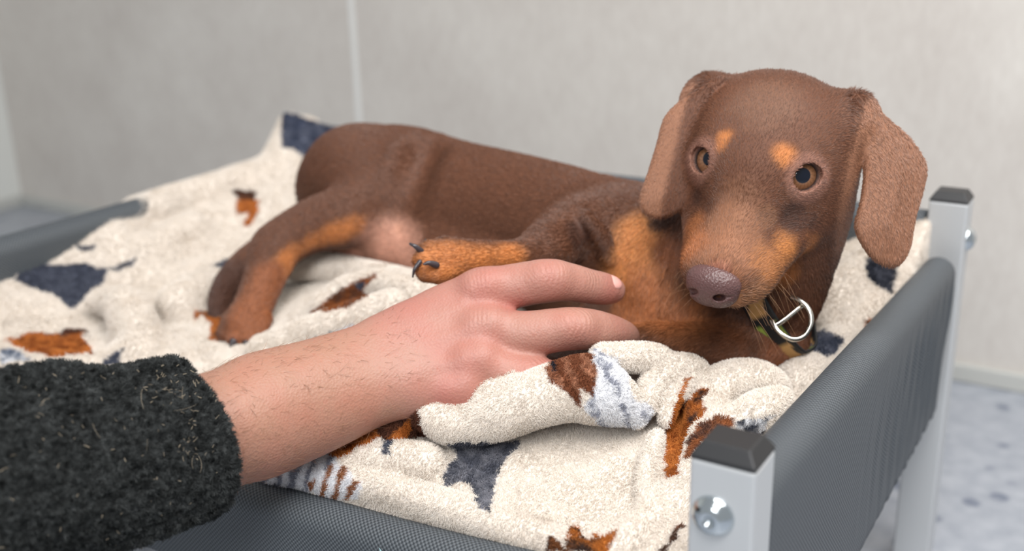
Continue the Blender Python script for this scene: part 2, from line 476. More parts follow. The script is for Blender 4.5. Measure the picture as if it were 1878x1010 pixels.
def ear_sheet(F, poly, depth_fn, thick, k):
    """flap with a photographed outline, real thickness, its own curved depth"""
    poly = closed(poly); d0 = np.mean([depth_fn(x, y) for x, y in poly])
    pts = np.array([at(x, y, depth_fn(x, y)) for x, y in poly]); c = pts.mean(0)
    q2 = np.stack([(pts - c) @ CR, (pts - c) @ CU], -1)
    # depth as quadratic of the plane coordinates
    A = np.stack([np.ones(len(q2)), q2[:, 0], q2[:, 1], q2[:, 0] ** 2, q2[:, 1] ** 2, q2[:, 0] * q2[:, 1]], -1)
    co = np.linalg.lstsq(A, (pts - c) @ CB, rcond=None)[0]
    def fn(X, Y, Z):
        x, y, z = X - c[0], Y - c[1], Z - c[2]
        u = x * CR[0] + y * CR[1] + z * CR[2]; w = x * CU[0] + y * CU[1] + z * CU[2]; b = x * CB[0] + y * CB[1] + z * CB[2]
        dd = None; ins = None
        n = len(q2)
        for i in range(n):
            ax, ay = q2[i]; bx, by = q2[(i + 1) % n]; ex, ey = bx - ax, by - ay
            t = np.clip(((u - ax) * ex + (w - ay) * ey) / (ex * ex + ey * ey), 0, 1)
            d = (u - ax - t * ex) ** 2 + (w - ay - t * ey) ** 2
            dd = d if dd is None else np.minimum(dd, d)
            cr = ((ay <= w) != (by <= w)) & (u < ax + (w - ay) * ex / (ey if abs(ey) > 1e-6 else 1e-6))
            ins = cr if ins is None else ins ^ cr
        d2 = np.sqrt(dd) * np.where(ins, -1, 1)
        zz = co[0] + co[1] * u + co[2] * w + co[3] * u * u + co[4] * w * w + co[5] * u * w
        bulge = .55 * np.clip(-d2 / 2.2, 0, 1)
        tz = np.abs(b - zz - bulge) - thick
        o1 = np.maximum(d2 + thick, 0); o2 = np.maximum(tz + thick * .5, 0)
        return np.sqrt(o1 ** 2 + o2 ** 2) - thick * .5 + np.minimum(np.maximum(d2 + thick, tz + thick * .5), 0)
    lo = pts.min(0) - 2.2; hi = pts.max(0) + 2.2
    F.custom(lo, hi, fn, k)
    return c

EAR_R = [(1560, 172), (1592, 172), (1618, 205), (1660, 243), (1690, 280), (1702, 312), (1694, 355), (1680, 405), (1672, 452), (1655, 484), (1628, 493), (1597, 477), (1571, 442), (1563, 410), (1573, 370), (1580, 320), (1582, 250), (1570, 200)]
EAR_L = [(1335, 142), (1306, 140), (1285, 153), (1240, 185), (1213, 215), (1200, 260), (1185, 310), (1171, 350), (1168, 375), (1180, 396), (1207, 405), (1238, 398), (1257, 375), (1268, 345), (1272, 300), (1278, 240), (1300, 190)]
def ear_r_depth(x, y): return 65.9 - .9 * math.sin(min(1, max(0, (y - 160) / 330)) * math.pi * .6) + .012 * max(0, x - 1600)
def ear_l_depth(x, y): return 68.3 + .004 * (1270 - x) - .6 * math.sin(min(1, max(0, (y - 130) / 270)) * math.pi * .6)

def build_head(F):
    e = lambda c, r, k: F.ell(H(*c), HAX, r, k)
    e((0, -1.8, -3.8), (5.65, 4.35, 5.5), .5)              # skull
    for sd in (-1, 1): e((sd * 4.7, -.6, -6.0), (1.7, 1.5, 2.2), 1.4)      # ear bases
    e((0, -.9, -.6), (3.1, 2.3, 2.6), 1.4)               # brow and stop
    e((2.0, .55, -1.3), (1.3, .8, 1.3), 1.0); e((-2.0, .55, -1.3), (1.3, .8, 1.3), 1.0)
    F.chain([H(0, -1.5, .2), H(0, -2.0, 2.4), H(0, -2.25, 4.6), H(0, -2.3, 6.2)], [2.55, 2.25, 2.0, 1.75], 1.6)   # muzzle bridge
    for sd in (-1, 1):
        F.chain([H(sd * 2.75, -3.4, .8), H(sd * 1.85, -3.2, 3.6), H(sd * 1.35, -3.0, 5.6), H(sd * .85, -2.8, 6.5)], [1.6, 1.5, 1.5, 1.25], 1.0)  # flews
        F.ell(H(sd * 3.6, -3.6, -2.2), HAX, (2.1, 3.0, 2.9), 1.4)       # cheek
    F.chain([H(0, -4.6, -1.5), H(0, -4.4, 2.5), H(0, -4.0, 5.2)], [2.5, 1.9, 1.25], .8)       # lower jaw
    for c, o, l in EYES:
        b = np.cross(o, l)
        F.ell(c, (o, l, b), (1.48, 1.62, 1.46), .9)                        # lids
    for c, o, l in EYES:
        b = np.cross(o, l)
        b = b * np.sign(b @ CU)
        F.ell(c + o * .95 + b * .08, (o, l, b), (1.10, 1.20, 1.0), .06, sub=True)   # opening
        F.ell(c, (o, l, b), (EYE_R - .02,) * 3, .0, sub=True)
    for c, o, l in EYES:
        b = np.cross(o, l); b = b * np.sign(b @ CU); th = np.linspace(0, 2 * np.pi, 25)
        F.chain([c + (EYE_R + .05) * unit(o + b * .08 + l * np.cos(t) * 1.15 + b * np.sin(t) * .84) for t in th], [.15] * 25, .12, smooth=False)
    for sd in (-1, 1):                                                   # lip line
        F.chain([H(sd * .5, -3.9, 6.9), H(sd * 1.7, -4.25, 5.2), H(sd * 2.7, -4.7, 2.8)], [.10, .16, .12], .25, sub=True)
    F.chain([H(0, -1.3, 2.0), H(0, -1.6, 4)], [.3, .3], .5)
    ear_sheet(F, EAR_R, ear_r_depth, .36, .45); ear_sheet(F, EAR_L, ear_l_depth, .36, .5)

def build_body(F):
    C = lambda k, *rows, **kw: F.chain(*px(*rows), k, **kw)
    C(1.0, (645, 345, 95, 100), (725, 360, 93, 130), (830, 378, 90, 120), (940, 402, 86.5, 120), (1050, 430, 82.5, 120), (1150, 475, 79, 125), (1250, 540, 76, 115))
    C(1.5, (1130, 450, 79, 110), (1220, 440, 76.5, 100), (1330, 430, 74, 110), (1420, 400, 70.5, 120))   # neck
    C(1.5, (1420, 330, 69, 120), (1435, 460, 70.5, 95), (1400, 560, 72.5, 90), (1330, 620, 73.5, 80))       # throat to chest
    C(1.2, (1220, 480, 76, 85), (1260, 560, 74.5, 95), (1320, 620, 73, 70))
    C(.9, (1440, 628, 72, 40), (1360, 640, 70.5, 40), (1260, 640, 70, 46), (1170, 635, 70, 40), (1080, 648, 70.4, 36), (990, 668, 71, 32))             # folded foreleg
    # reaching foreleg
    C(1.4, (1120, 440, 77.5, 85), (1055, 425, 76, 68), (1005, 452, 73.5, 48))
    C(.6, (1010, 455, 73.5, 44), (950, 472, 71.8, 33), (890, 474, 70.8, 34), (840, 476, 70.2, 38), (800, 476, 70, 36))
    for x, y, d, r in ((786, 458, 69.6, 19), (776, 476, 69.2, 19), (784, 498, 69.0, 20), (805, 503, 68.9, 18), (815, 450, 70, 18)):
        C(.14, (x + 28, y * .8 + 95, d + .6, r), (x, y, d, r))
    # near hind leg
    C(1.3, (650, 310, 93, 80), (672, 365, 90, 74), (640, 395, 88, 60), (580, 412, 87.5, 50), (525, 440, 87, 44), (498, 468, 86.5, 40))
    C(.7, (505, 455, 86.6, 42), (485, 510, 85.5, 37), (465, 560, 84.6, 35), (447, 595, 84, 38))
    for x, y, d, r in ((415, 612, 83.6, 17), (433, 620, 83, 18), (455, 621, 82.8, 18), (474, 612, 83.2, 16)):
        C(.16, (x + 10, y - 28, d + .6, r), (x, y, d, r))
    C(1.0, (690, 400, 90, 55), (640, 450, 92, 50), (580, 470, 93, 46))                       # other thigh
    C(1.0, (760, 440, 88.5, 60), (720, 440, 90, 60))
    C(1.5, (775, 270, 86.8, 34), (750, 325, 85.2, 34), (722, 378, 84.8, 28), sub=True)
    C(1.0, (820, 470, 87, 80), (950, 525, 82.5, 85), (1080, 575, 78.5, 88), (1200, 610, 75.5, 75))
    C(.5, (520, 445, 95, 34), (460, 480, 93, 31), (418, 525, 91, 27), (402, 570, 89, 20), (410, 600, 88, 12))   # tail
    # skin folds over the shoulder
    C(.5, (962, 440, 81, 14), (985, 385, 80.5, 15), (1040, 350, 80, 14), (1110, 335, 80, 12))
    C(.5, (1010, 420, 77.5, 16), (1035, 385, 77.2, 16), (1085, 362, 77, 15), (1140, 352, 77, 13))
    C(.5, (1075, 400, 73.5, 14), (1100, 430, 73, 16), (1115, 470, 73.5, 15))

def dog_mesh():
    Fb = Field((-60, 8, -12), (-2, 46, 14), .22); build_body(Fb)
    Fh = Field((-24, 8, -12), (4, 43, 18), .135); build_body(Fh); build_head(Fh)
    return Fb, Fh
FB, FH = dog_mesh()
vb, qb = FB.mesh(); vh, qh = FH.mesh()
# coarse rear body and fine front body meet on one plane across the ribcage
qb = qb[vb[qb].mean(1)[:, 0] < -21.8]; qh = qh[vh[qh].mean(1)[:, 0] > -22.1]
def compact(v, q):
    u, inv = np.unique(q, return_inverse=True); return v[u], inv.reshape(q.shape)
vb, qb = compact(vb, qb); vh, qh = compact(vh, qh)
vh = relax(vh, qh, 1, .35); vb = relax(vb, qb, 1, .4)
DV = np.vstack([vb, vh]); DQ = np.vstack([qb, qh + len(vb)]); DN = vnormals(DV, DQ)
print("dog", len(DV), len(DQ))

BROWN = lin(98, 62, 44); CTAN = lin(212, 142, 84); TAN = lin(184, 116, 64); DARK = lin(78, 51, 40); PINK = lin(212, 160, 138); EARC = lin(140, 98, 75); CHEST = lin(184, 116, 72); REDB = lin(138, 83, 52)
PAINT = [  # (x, y, d, r px, colour, hardness)
    (1180, 200, 80, 2, BROWN, .5),
    (720, 460, 86, 75, PINK, .5), (650, 460, 90, 50, PINK, .5), (780, 470, 86, 45, PINK, .6),
    (715, 408, 84.5, 36, TAN, .6), (680, 410, 84.5, 36, TAN, .6), (650, 422, 84.8, 36, TAN, .6), (618, 436, 85, 36, TAN, .6), (585, 452, 85, 36, TAN, .6), (555, 472, 85, 36, TAN, .6), (530, 490, 85, 36, TAN, .6),
    (500, 520, 84, 50, REDB, .6), (478, 560, 83, 50, REDB, .6), (450, 600, 82, 60, REDB, .6), (505, 500, 84, 30, REDB, .7),
    (940, 470, 70, 42, TAN, .5), (890, 474, 69, 48, TAN, .4), (840, 476, 68.5, 55, TAN, .3), (795, 480, 68.5, 55, TAN, .3),
    (1180, 440, 73.5, 60, CTAN, .5), (1165, 490, 73.5, 60, CTAN, .5), (1190, 540, 73, 70, CHEST, .5), (1160, 600, 72, 80, CHEST, .6), (1240, 600, 71, 80, CHEST, .6), (1320, 640, 71, 70, REDB, .6), (1420, 640, 71, 60, REDB, .7),
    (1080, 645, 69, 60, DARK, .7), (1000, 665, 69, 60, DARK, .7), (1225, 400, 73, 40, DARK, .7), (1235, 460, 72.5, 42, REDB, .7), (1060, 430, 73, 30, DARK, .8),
    (420, 520, 90, 70, DARK, .6), (405, 570, 88, 50, DARK, .6),
]
HPAINT = [  # head space (a, b, c, r, colour, hardness)
    (-1.75, 1.3, -.8, .75, TAN, .6), (-1.8, 1.1, -.2, .62, TAN, .6), (1.75, 1.2, -.25, .95, TAN, .6), (-1.5, .6, .3, .6, REDB, .6), (1.3, .7, .5, .6, REDB, .6),
    (0, -.4, 2.2, 1.6, lin(120, 82, 61), .8), (0, -.8, 4.6, 2.2, lin(134, 91, 66), .8), (0, -1.2, 6.4, 2.2, lin(146, 99, 72), .7),
    (2.3, -2.8, 3.6, 1.5, lin(178, 116, 66), .6), (1.8, -2.4, 5.4, 1.6, lin(170, 112, 68), .6), (-1.8, -2.2, 5.4, 1.7, lin(162, 100, 61), .6), (-2.2, -2.2, 3.6, 1.3, lin(142, 88, 54), .7),
    (1.4, -3.2, 7.0, 1.5, lin(160, 112, 78), .7), (3.2, -3.8, 1.6, 1.3, TAN, .6), (3.6, -2.6, -.3, .8, lin(165, 100, 58), .8),
    (2.5, -1.7, 1.6, 1.2, DARK, .95), (3.4, -2.6, .9, 1.0, DARK, .9), (-2.5, -1.7, 1.3, 1.0, DARK, .9), (1.6, -.6, 3.0, .8, lin(122, 84, 62), .9),
    (2.6, -5.6, 3.4, 1.7, TAN, .6), (0, .9, -3.5, 2.6, lin(112, 78, 60), .9),
    (0, -1.0, 7.6, .9, lin(156, 104, 84), .6),
]
def dog_colour(p, hairs=False):
    n = len(p); c = np.repeat(BROWN[None], n, 0)
    c = c * (1 + .10 * (vnoise(p, .35, 3) - .5)[:, None])
    nz = (vnoise(p, .9, 5) - .5) * .5 + (vnoise(p, 3.1, 8) - .5) * .5
    hd = (p - HO); A = hd @ E1; B = hd @ E2; Cc = hd @ E3
    def blend(d, r, hard, colr):
        nonlocal c
        w = 1 - sstep(hard * .75, 1.2, d / r + nz * .3); c = c + w[:, None] * (colr - c)
    # ears: paler
    sx, sy = screen(p)
    for poly, dep in ((EAR_R, 65.5), (EAR_L, 68)):
        cc = np.array([at(x, y, dep) for x, y in poly]).mean(0)
        w = (1 - sstep(.75, 1.0, np.linalg.norm((p - cc) * 1.0, axis=1) / 6.2)) * sstep(4.9, 5.5, np.abs(A))
        c = c + w[:, None] * (EARC - c)
    for x, y, d, r, colr, hard in PAINT: blend(np.linalg.norm(p - at(x, y, d), axis=1), r * d / FPX, hard, colr)
    for a, b, cc, r, colr, hard in HPAINT: blend(np.sqrt((A - a) ** 2 + (B - b) ** 2 + (Cc - cc) ** 2), r, hard, colr)
    for ec, o, l in EYES:
        d = np.linalg.norm(p - ec, axis=1) - EYE_R; fr = ((p - ec) @ o)
        dd = np.linalg.norm(p - (ec + o * .95), axis=1)
        w = (1 - sstep(1.25, 1.9, dd)); c = c + (.75 * w)[:, None] * (lin(150, 108, 92) - c)
        w = (1 - sstep(.10, .26, d)) * (fr > 0); c = c + w[:, None] * (lin(48, 32, 28) - c)
    return np.clip(c, 0, 1)

M_dogskin = mat("dog_skin", rough=.62, spec=.25, attr=True)
M_dogfur = mat("dog_coat", rough=.34, spec=.48, attr=True)
dog = mesh_obj("dachshund", DV, DQ, M_dogskin, col=dog_colour(DV))
tag(dog, "chocolate and tan dachshund lying on the cream blanket, head towards the camera", "dog")

# eyes, nose, claws, whiskers
M_eye = mat("eye_surface", (.1, .05, .03), .04, spec=.5)
_N, _L, _b = nodes(M_eye)
_at = _N.new("ShaderNodeAttribute"); _at.attribute_name = "Col"; _L.new(_at.outputs["Color"], _b.inputs[0])
GAZE = [at(1500, -150, 0.5), at(1500, -150, 0.5)]
for (c, o, l), g in zip(EYES, GAZE):
    gz = unit(unit(CAM - c) * .40 + o * .60 + (CU * .16 if o @ E1 < 0 else CR * .10 + CU * .06))
    a1 = unit(np.cross(gz, CU)); a2 = np.cross(gz, a1); n1, n2 = 48, 56
    V = []; Cc = []
    for i in range(n2):
        th = math.pi * (i / (n2 - 1)) ** 1.3
        for j in range(n1):
            ph = 2 * math.pi * j / n1
            V.append(c + EYE_R * (gz * math.cos(th) + math.sin(th) * (a1 * math.cos(ph) + a2 * math.sin(ph))))
            if th < .38: k = lin(10, 16, 30)
            elif th < .95: k = lin(126, 88, 62) * (.75 + .5 * abs(math.sin(ph * 9 + th * 5))) * (1 if th < .84 else .6)
            elif th < 1.02: k = lin(46, 32, 28)
            else: k = lin(196, 178, 172)
            Cc.append(k)
    ff = [(i * n1 + j, (i + 1) * n1 + j, (i + 1) * n1 + (j + 1) % n1, i * n1 + (j + 1) % n1) for i in range(n2 - 1) for j in range(n1)]
    e = mesh_obj("eye", V, np.array(ff), M_eye, dog, col=np.array(Cc)); tag(e, "glossy brown eye with dark pupil")

FN = Field(H(0, -2, 7.6) - 3.2, H(0, -2, 7.6) + 3.2, .07)
NO = lambda a, b, c: H(a - .28, b, c - .55)
FN.ell(NO(0, -1.75, 8.0), HAX, (1.66, .95, 1.0), .3)
FN.ell(NO(0, -2.5, 8.35), HAX, (1.25, .95, .80), .5)
FN.ell(NO(.6, -2.35, 8.2), HAX, (.9, .85, .82), .5); FN.ell(NO(-.6, -2.35, 8.2), HAX, (.9, .85, .82), .5)
def ray_hit(F, x, y, d0, d1):
    ds = np.arange(d0, d1, .03); v_ = F.sample(np.array([at(x, y, d) for d in ds])); i = np.argmax(v_ < 0); return ds[i] if v_[i] < 0 else (d0 + d1) / 2
for x, y, sx_ in ((1268, 535, -1), (1320, 546, 1)):
    d = ray_hit(FN, x, y, 56, 66); c0 = at(x, y, d)
    FN.ell(c0, CAX, (.36, .20, .9), .12, sub=True)
    FN.chain([c0, at(x + sx_ * 22, y - 2, ray_hit(FN, x + sx_ * 22, y - 2, 56, 66))], [.12, .05], .1, sub=True)
FN.chain([NO(0, -2.3, 9.5), NO(0, -3.6, 8.9)], [.07, .07], .15, sub=True)
v, q = FN.mesh(); v = relax(v, q, 1, .4)
M_nose = mat("nose_leather", lin(94, 66, 64), .36, spec=.5)
_N, _L, _b = nodes(M_nose); _v = _N.new("ShaderNodeTexVoronoi"); _v.inputs["Scale"].default_value = 900; _tc = _N.new("ShaderNodeTexCoord"); _L.new(_tc.outputs["Object"], _v.inputs["Vector"])
add_bump(M_nose, _v.outputs["Distance"], .5, .0006)
nz = mesh_obj("nose", v, q, M_nose, dog); tag(nz, "liver brown nose")

M_claw = mat("claw_horn", lin(62, 56, 60), .25, spec=.6)
def claw(pts, r0):
    F = Field(np.min(pts, 0) - .8, np.max(pts, 0) + .8, .06); F.chain(pts, np.linspace(r0, r0 * .4, len(pts)), 0)
    v, q = F.mesh(); return mesh_obj("claw", v, q, M_claw, dog)
for rows, r in (([(774, 462, 69.0), (762, 452, 68.6), (752, 447, 68.6)], .22), ([(800, 486, 68.3), (787, 482, 67.9), (778, 484, 67.8)], .24), ([(790, 445, 69.6), (780, 440, 69.5)], .2),
                ([(770, 480, 68.4), (760, 494, 68.2), (757, 508, 68.4)], .16),
                ([(428, 627, 82.4), (424, 634, 82.2)], .36), ([(452, 629, 82.3), (450, 636, 82.2)], .36)):
    claw(np.array([at(*q) for q in rows]), r)
P = []
for i in range(34):
    sd = 1 if i % 3 else -1
    u = RNG.random(); a = H(sd * (1.0 + 1.6 * (1 - u)), -3.0 - .7 * RNG.random(), 3.6 + 3.8 * u)
    dirv = unit(sd * E1 * .7 - E2 * (.5 + .4 * RNG.random()) + E3 * .1 + RNG.normal(0, .2, 3)); L = 1.2 + 2.6 * RNG.random()
    P.append([a + dirv * L * t + np.array([0, 0, -1]) * .35 * L * t * t for t in np.linspace(0, 1, 6)])
P = np.array(P); M_whisk = mat("whisker", lin(165, 125, 95), .4)
wk = curves_obj("whiskers", P, np.repeat(np.linspace(.011, .004, 6)[None], len(P), 0), np.repeat(lin(165, 125, 95)[None], len(P), 0), M_whisk, dog); tag(wk, kind="stuff")

# ------------------------------------------------------------------ coat: short hair
GUIDES = [(a, b, r) for a, b, r in [
    ((1300, 500, 61), (1375, 330, 64.5), 90), ((1380, 300, 63), (1420, 150, 68), 150), ((1480, 330, 63), (1560, 300, 66), 80), ((1285, 300, 65), (1262, 330, 68), 50),
    ((1440, 430, 64), (1540, 440, 68), 100), ((1640, 220, 66), (1620, 480, 65), 120), ((1240, 200, 69), (1205, 390, 68), 100),
    ((1180, 420, 74), (1190, 640, 72), 140), ((1420, 480, 68), (1400, 640, 71), 90), ((1150, 380, 76), (1000, 380, 80), 110),
    ((1000, 360, 82), (640, 330, 92), 260), ((620, 300, 92), (500, 460, 86), 110), ((500, 460, 86), (440, 600, 83), 80), ((680, 380, 88), (520, 450, 86), 70),
    ((1020, 440, 73), (790, 480, 69), 70), ((720, 440, 88), (720, 480, 88), 60), ((1400, 640, 70), (1180, 640, 69), 70), ((480, 460, 92), (405, 590, 89), 60)]]
def comb(p):
    t = np.zeros_like(p)
    for a, b, r in GUIDES:
        A = at(*a); B = at(*b); ab = B - A; tt = np.clip((p - A) @ ab / (ab @ ab), 0, 1)
        d = np.linalg.norm(p - A - tt[:, None] * ab, axis=1) / (r * a[2] / FPX)
        t += np.exp(-d * d)[:, None] * unit(ab)[None] + 1e-5 * unit(ab)
    return unit(t)

def dog_weight(c, n):
    w = (62.0 / dcam(c)) ** 2
    toward = ((CAM - c) * n).sum(1) / np.linalg.norm(CAM - c, axis=1)
    w = w * np.where(toward < -.35, .25, 1)
    for ec, o, l in EYES:
        d = np.linalg.norm(c - ec, axis=1); w = w * (d > EYE_R + .2)
    w = w * (np.linalg.norm((c - H(0, -2.3, 8.3)), axis=1) > 1.45)
    return w
NH = int(420000 * FUR)
if NH:
    p, n = sample_surface(DV, DQ, DN, NH, dog_weight)
    t = comb(p); t = unit(t - n * (t * n).sum(1, keepdims=True) + RNG.normal(0, .13, p.shape))
    face = np.clip(1 - np.linalg.norm(p - HO, axis=1) / 9, 0, 1)
    L = (.44 - .24 * np.minimum(1, face * 2.5)) * (.7 + .6 * RNG.random(NH))
    L = L * np.where(np.abs((p - HO) @ E1) > 5.2, .6, 1)
    chest = np.exp(-(np.linalg.norm(p - at(1190, 560, 72), axis=1) / 5) ** 2); L = L * (1 + .8 * chest)
    lift = .10 + .12 * RNG.random((NH, 1))
    ss = np.array([0, .35, .7, 1.0]); P = np.zeros((NH, 4, 3))
    for i, s_ in enumerate(ss): P[:, i] = p + L[:, None] * (t * s_ + n * (lift * s_ * (1.25 - .7 * s_)) - n * .03)
    c = dog_colour(p) * (.70 + .60 * RNG.random((NH, 1)))
    rad = np.repeat((np.array([.015, .014, .010, .003]))[None], NH, 0) * (1 - .3 * np.minimum(1, face * 2.5))[:, None] * (dcam(p) / 62)[:, None]
    fur = curves_obj("fur", P, rad, np.clip(c, 0, 1), M_dogfur, dog); tag(fur, kind="stuff")

# ------------------------------------------------------------------ collar
def march(F, o, d, r0=.5, r1=9):
    ts = np.arange(r0, r1, .05); P = o[None] + ts[:, None] * d[None]; s_ = F.sample(P)
    i = np.argmax(s_ > 0); return ts[i] if s_[i] > 0 else r1
NC = at(1385, 468, 72); NA = unit(at(1480, 462, 69.8) - at(1320, 532, 73.6))
nu_ = unit(np.cross(NA, CB)); nw_ = np.cross(NA, nu_)
collar = empty("dog_collar", NC); tag(collar, "black printed dog collar with a silver ring around the dachshund's neck", "collar")
M_strap = mat("collar_webbing", (.02, .02, .02), .6, attr=True)
M_ring = mat("polished_steel", lin(205, 200, 190), .2, metal=1.0)
n = 120; rads = []
tilt = NA * -.55
for i in range(n):
    a = 2 * math.pi * i / n; d = nu_ * math.cos(a) + nw_ * math.sin(a); rads.append(march(FH, NC, d, 1.5, 7.0))
rads = np.array(rads)
for _ in range(8): rads = np.maximum(rads, .25 * np.roll(rads, 1) + .5 * rads + .25 * np.roll(rads, -1))
V = []; CC = []; NW = 14
for i in range(n):
    a = 2 * math.pi * i / n; d = nu_ * math.cos(a) + nw_ * math.sin(a)
    for j in range(NW):
        hgt = (j / (NW - 1) - .5) * 1.7; p = NC + d * (rads[i] + .16) + NA * hgt
        V.append(p)
        s_ = i * .42
        k = lin(24, 24, 26)
        if (s_ % 5.2) < 2.1 and abs(hgt - .12 * math.sin(s_ * 3)) < .5: k = lin(196, 150, 92)
        elif 3.0 < (s_ % 5.2) < 4.6 and abs(abs(hgt) - .55) < .2: k = lin(150, 165, 70)
        CC.append(k)
o = mesh_obj("strap", V, grid_faces(n, NW, True), M_strap, collar, col=np.array(CC))
so = o.modifiers.new("thick", 'SOLIDIFY'); so.thickness = .16 * S; so.offset = 1
def tube(name, pts, r, M, parent, n=10, closed_=False, sub=4):
    pts = np.array(pts, float)
    if sub: pts, _ = spline(pts, np.ones(len(pts)), sub)
    V = []; up = np.array([.13, .31, .94])
    for i in range(len(pts)):
        t = unit(pts[min(i + 1, len(pts) - 1)] - pts[max(i - 1, 0)]); a = unit(np.cross(t, up)); b = np.cross(t, a)
        for j in range(n):
            an = 2 * math.pi * j / n; V.append(pts[i] + r * (a * math.cos(an) + b * math.sin(an)))
    f = [(i * n + j, i * n + (j + 1) % n, (i + 1) * n + (j + 1) % n, (i + 1) * n + j) for i in range(len(pts) - 1) for j in range(n)]
    f += [tuple(range(n))[::-1], tuple((len(pts) - 1) * n + j for j in range(n))]
    return mesh_obj(name, V, f, M, parent)
RD = 67.3
tube("ring", [at(x, y, RD + dd) for x, y, dd in ((1415, 586, .5), (1422, 600, .2), (1436, 614, 0), (1455, 622, -.1), (1474, 616, 0), (1486, 598, 0), (1487, 578, .1), (1478, 560, .3), (1462, 548, .6), (1450, 545, .9))], .17, M_ring, collar)
tube("ring_bar", [at(1418, 598, RD + .5), at(1440, 584, RD + .4), at(1470, 560, RD + .6)], .2, M_ring, collar)

# ------------------------------------------------------------------ the blanket
blanket_ctrl = [  # (x px, y px, distance): points the sheet passes through
    (440, 628, 84), (300, 620, 84.5), (150, 640, 82), (0, 650, 82), (100, 560, 89), (220, 500, 96), (60, 520, 91), (340, 520, 96),
    (300, 440, 103), (420, 440, 106), (420, 500, 100), (500, 640, 79), (600, 620, 78), (560, 520, 90), (640, 540, 84), (720, 560, 79), (800, 540, 78), (700, 500, 92),
    (640, 470, 98), (800, 490, 92), (950, 560, 80), (1000, 620, 72), (1100, 640, 77), (1160, 700, 71), (1200, 680, 75), (1320, 710, 73), (1420, 700, 70), (1500, 660, 75), (1550, 600, 80), (1600, 560, 84),
    (760, 700, 68), (680, 740, 66.5), (620, 800, 66), (860, 760, 66), (950, 800, 63.6), (1050, 790, 63.8), (1150, 790, 64), (1250, 760, 65.6), (1300, 740, 67),
    (700, 850, 63.6), (800, 870, 61.6), (900, 880, 60.3), (1000, 900, 59.3), (1100, 920, 58.3), (1180, 900, 59), (1240, 850, 60.5), (1000, 980, 57), (1100, 1010, 55.8), (1230, 960, 57), (560, 880, 65.4), (800, 940, 60)]
BC = np.array([at(*r) for r in blanket_ctrl])
BC = np.vstack([BC, [(-71.5, 47, -2.6), (-71.5, 51, .9), (-68, 50, -.8), (-73.5, 52, -1), (-71.6, 40, -2.7), (-71.6, 30, -2.9), (-71.6, 24, -3.4), (-72.8, 36, -3), (-69.5, 11, -5.7), (-69.5, 17, -4.7), (-69.0, 22, -3.2), (-69.5, 4, -7), (-62, 50, -.9), (-58, 48, -3), (-66, 42, -4.5), (-66, 30, -6.5), (-62, 44, -3.5),
    (-4, 46, -3.2), (-6, 47.5, -2.6), (-10, 46, -7), (-30, 46, -8), (-45, 46, -7), (-40, 40, -7), (-25, 38, -7.5), (-45, 30, -6.5), (-30, 28, -7), (-15, 34, -7.5), (-8, 40, -7),
    (-50, 2, -9.0), (-60, 3, -8.6), (-68, 4, -8.2), (-40, 2, -9.3), (-3, 20, -7.5), (-3.2, 10, -8), (-3, 3, -8.5), (-68, 15, -8.5), (-60, 12, -9)]])
def _tps():
    n = len(BC); d = np.linalg.norm(BC[:, None, :2] - BC[None, :, :2], axis=2); K = d * d * np.log(d + 1e-9)
    A = np.zeros((n + 3, n + 3)); A[:n, :n] = K + np.eye(n) * 25.0; A[:n, n] = 1; A[:n, n + 1:] = BC[:, :2]; A[n:, :n] = A[:n, n:].T
    return np.linalg.solve(A, np.concatenate([BC[:, 2], np.zeros(3)]))
TP = _tps()
def blanket_h(X, Y):
    X, Y = np.broadcast_arrays(X.astype(np.float64), Y.astype(np.float64)); h_ = TP[-3] + TP[-2] * X + TP[-1] * Y
    for i, (bx, by, bz) in enumerate(BC):
        d2 = (X - bx) ** 2 + (Y - by) ** 2 + 1e-9; h_ = h_ + TP[i] * d2 * .5 * np.log(d2)
    h_ = h_ + .20 * np.sin(X * .42 + .3 * Y + 1.2 * np.sin(Y * .21)) + .10 * np.sin(.7 * Y - .3 * X + 2)
    return np.clip(h_, -11, 2.2)
BF = Field((-75.5, -.9, -12.5), (-1.2, 54, 4.5), .27)
def bl_fn(X, Y, Z):
    h_ = blanket_h(X[:, :, 0], Y[:, :, 0])[:, :, None]
    d = (Z - h_) * .82
    xl = -70.3 - 2.9 * sstep(21, 27, Y); yb = 49.4 + 3.8 * sstep(-52, -62, X); yf = 2.4 + 0 * X
    side = np.maximum(np.maximum(xl - X, X + 2.75), np.maximum(yf - Y, Y - yb))
    d = np.maximum(d, np.maximum(side, -12.0 - Z)); 
    return d
BF.custom(BF.lo - 1, BF.lo + BF.n * BF.h + 1, bl_fn, 0)
def BCH(k, *rows): BF.chain(*px(*rows), k)
BF.chain([(-71.5, 24, -4.8), (-71.5, 28, -4.0), (-71.5, 34, -3.9), (-71.5, 42, -3.8), (-71.5, 47.5, -3.6)], [1.4, 1.7, 1.75, 1.75, 1.8], .6)
BF.chain([(-71.5, 48.5, -3.0), (-71.4, 50.6, -.6)], [2.4, 2.1], .8)
# hem roll over the front rail
BCH(.5, (462, 886, 66, 5), (500, 876, 65.4, 14), (550, 868, 64.8, 26), (600, 872, 64, 33), (650, 880, 63, 28), (720, 898, 61.6, 27), (800, 922, 60, 28), (900, 955, 58.2, 28), (1000, 985, 56.6, 28), (1100, 1020, 55, 30))
# second layer edge, brown tip
BCH(.5, (612, 838, 65, 12), (650, 815, 64.6, 26), (700, 795, 64.4, 36), (745, 765, 64.4, 34), (735, 735, 64.4, 22), (730, 718, 64.4, 8))
BCH(.4, (640, 850, 63.8, 30), (700, 840, 63.2, 32), (780, 850, 62.4, 36))
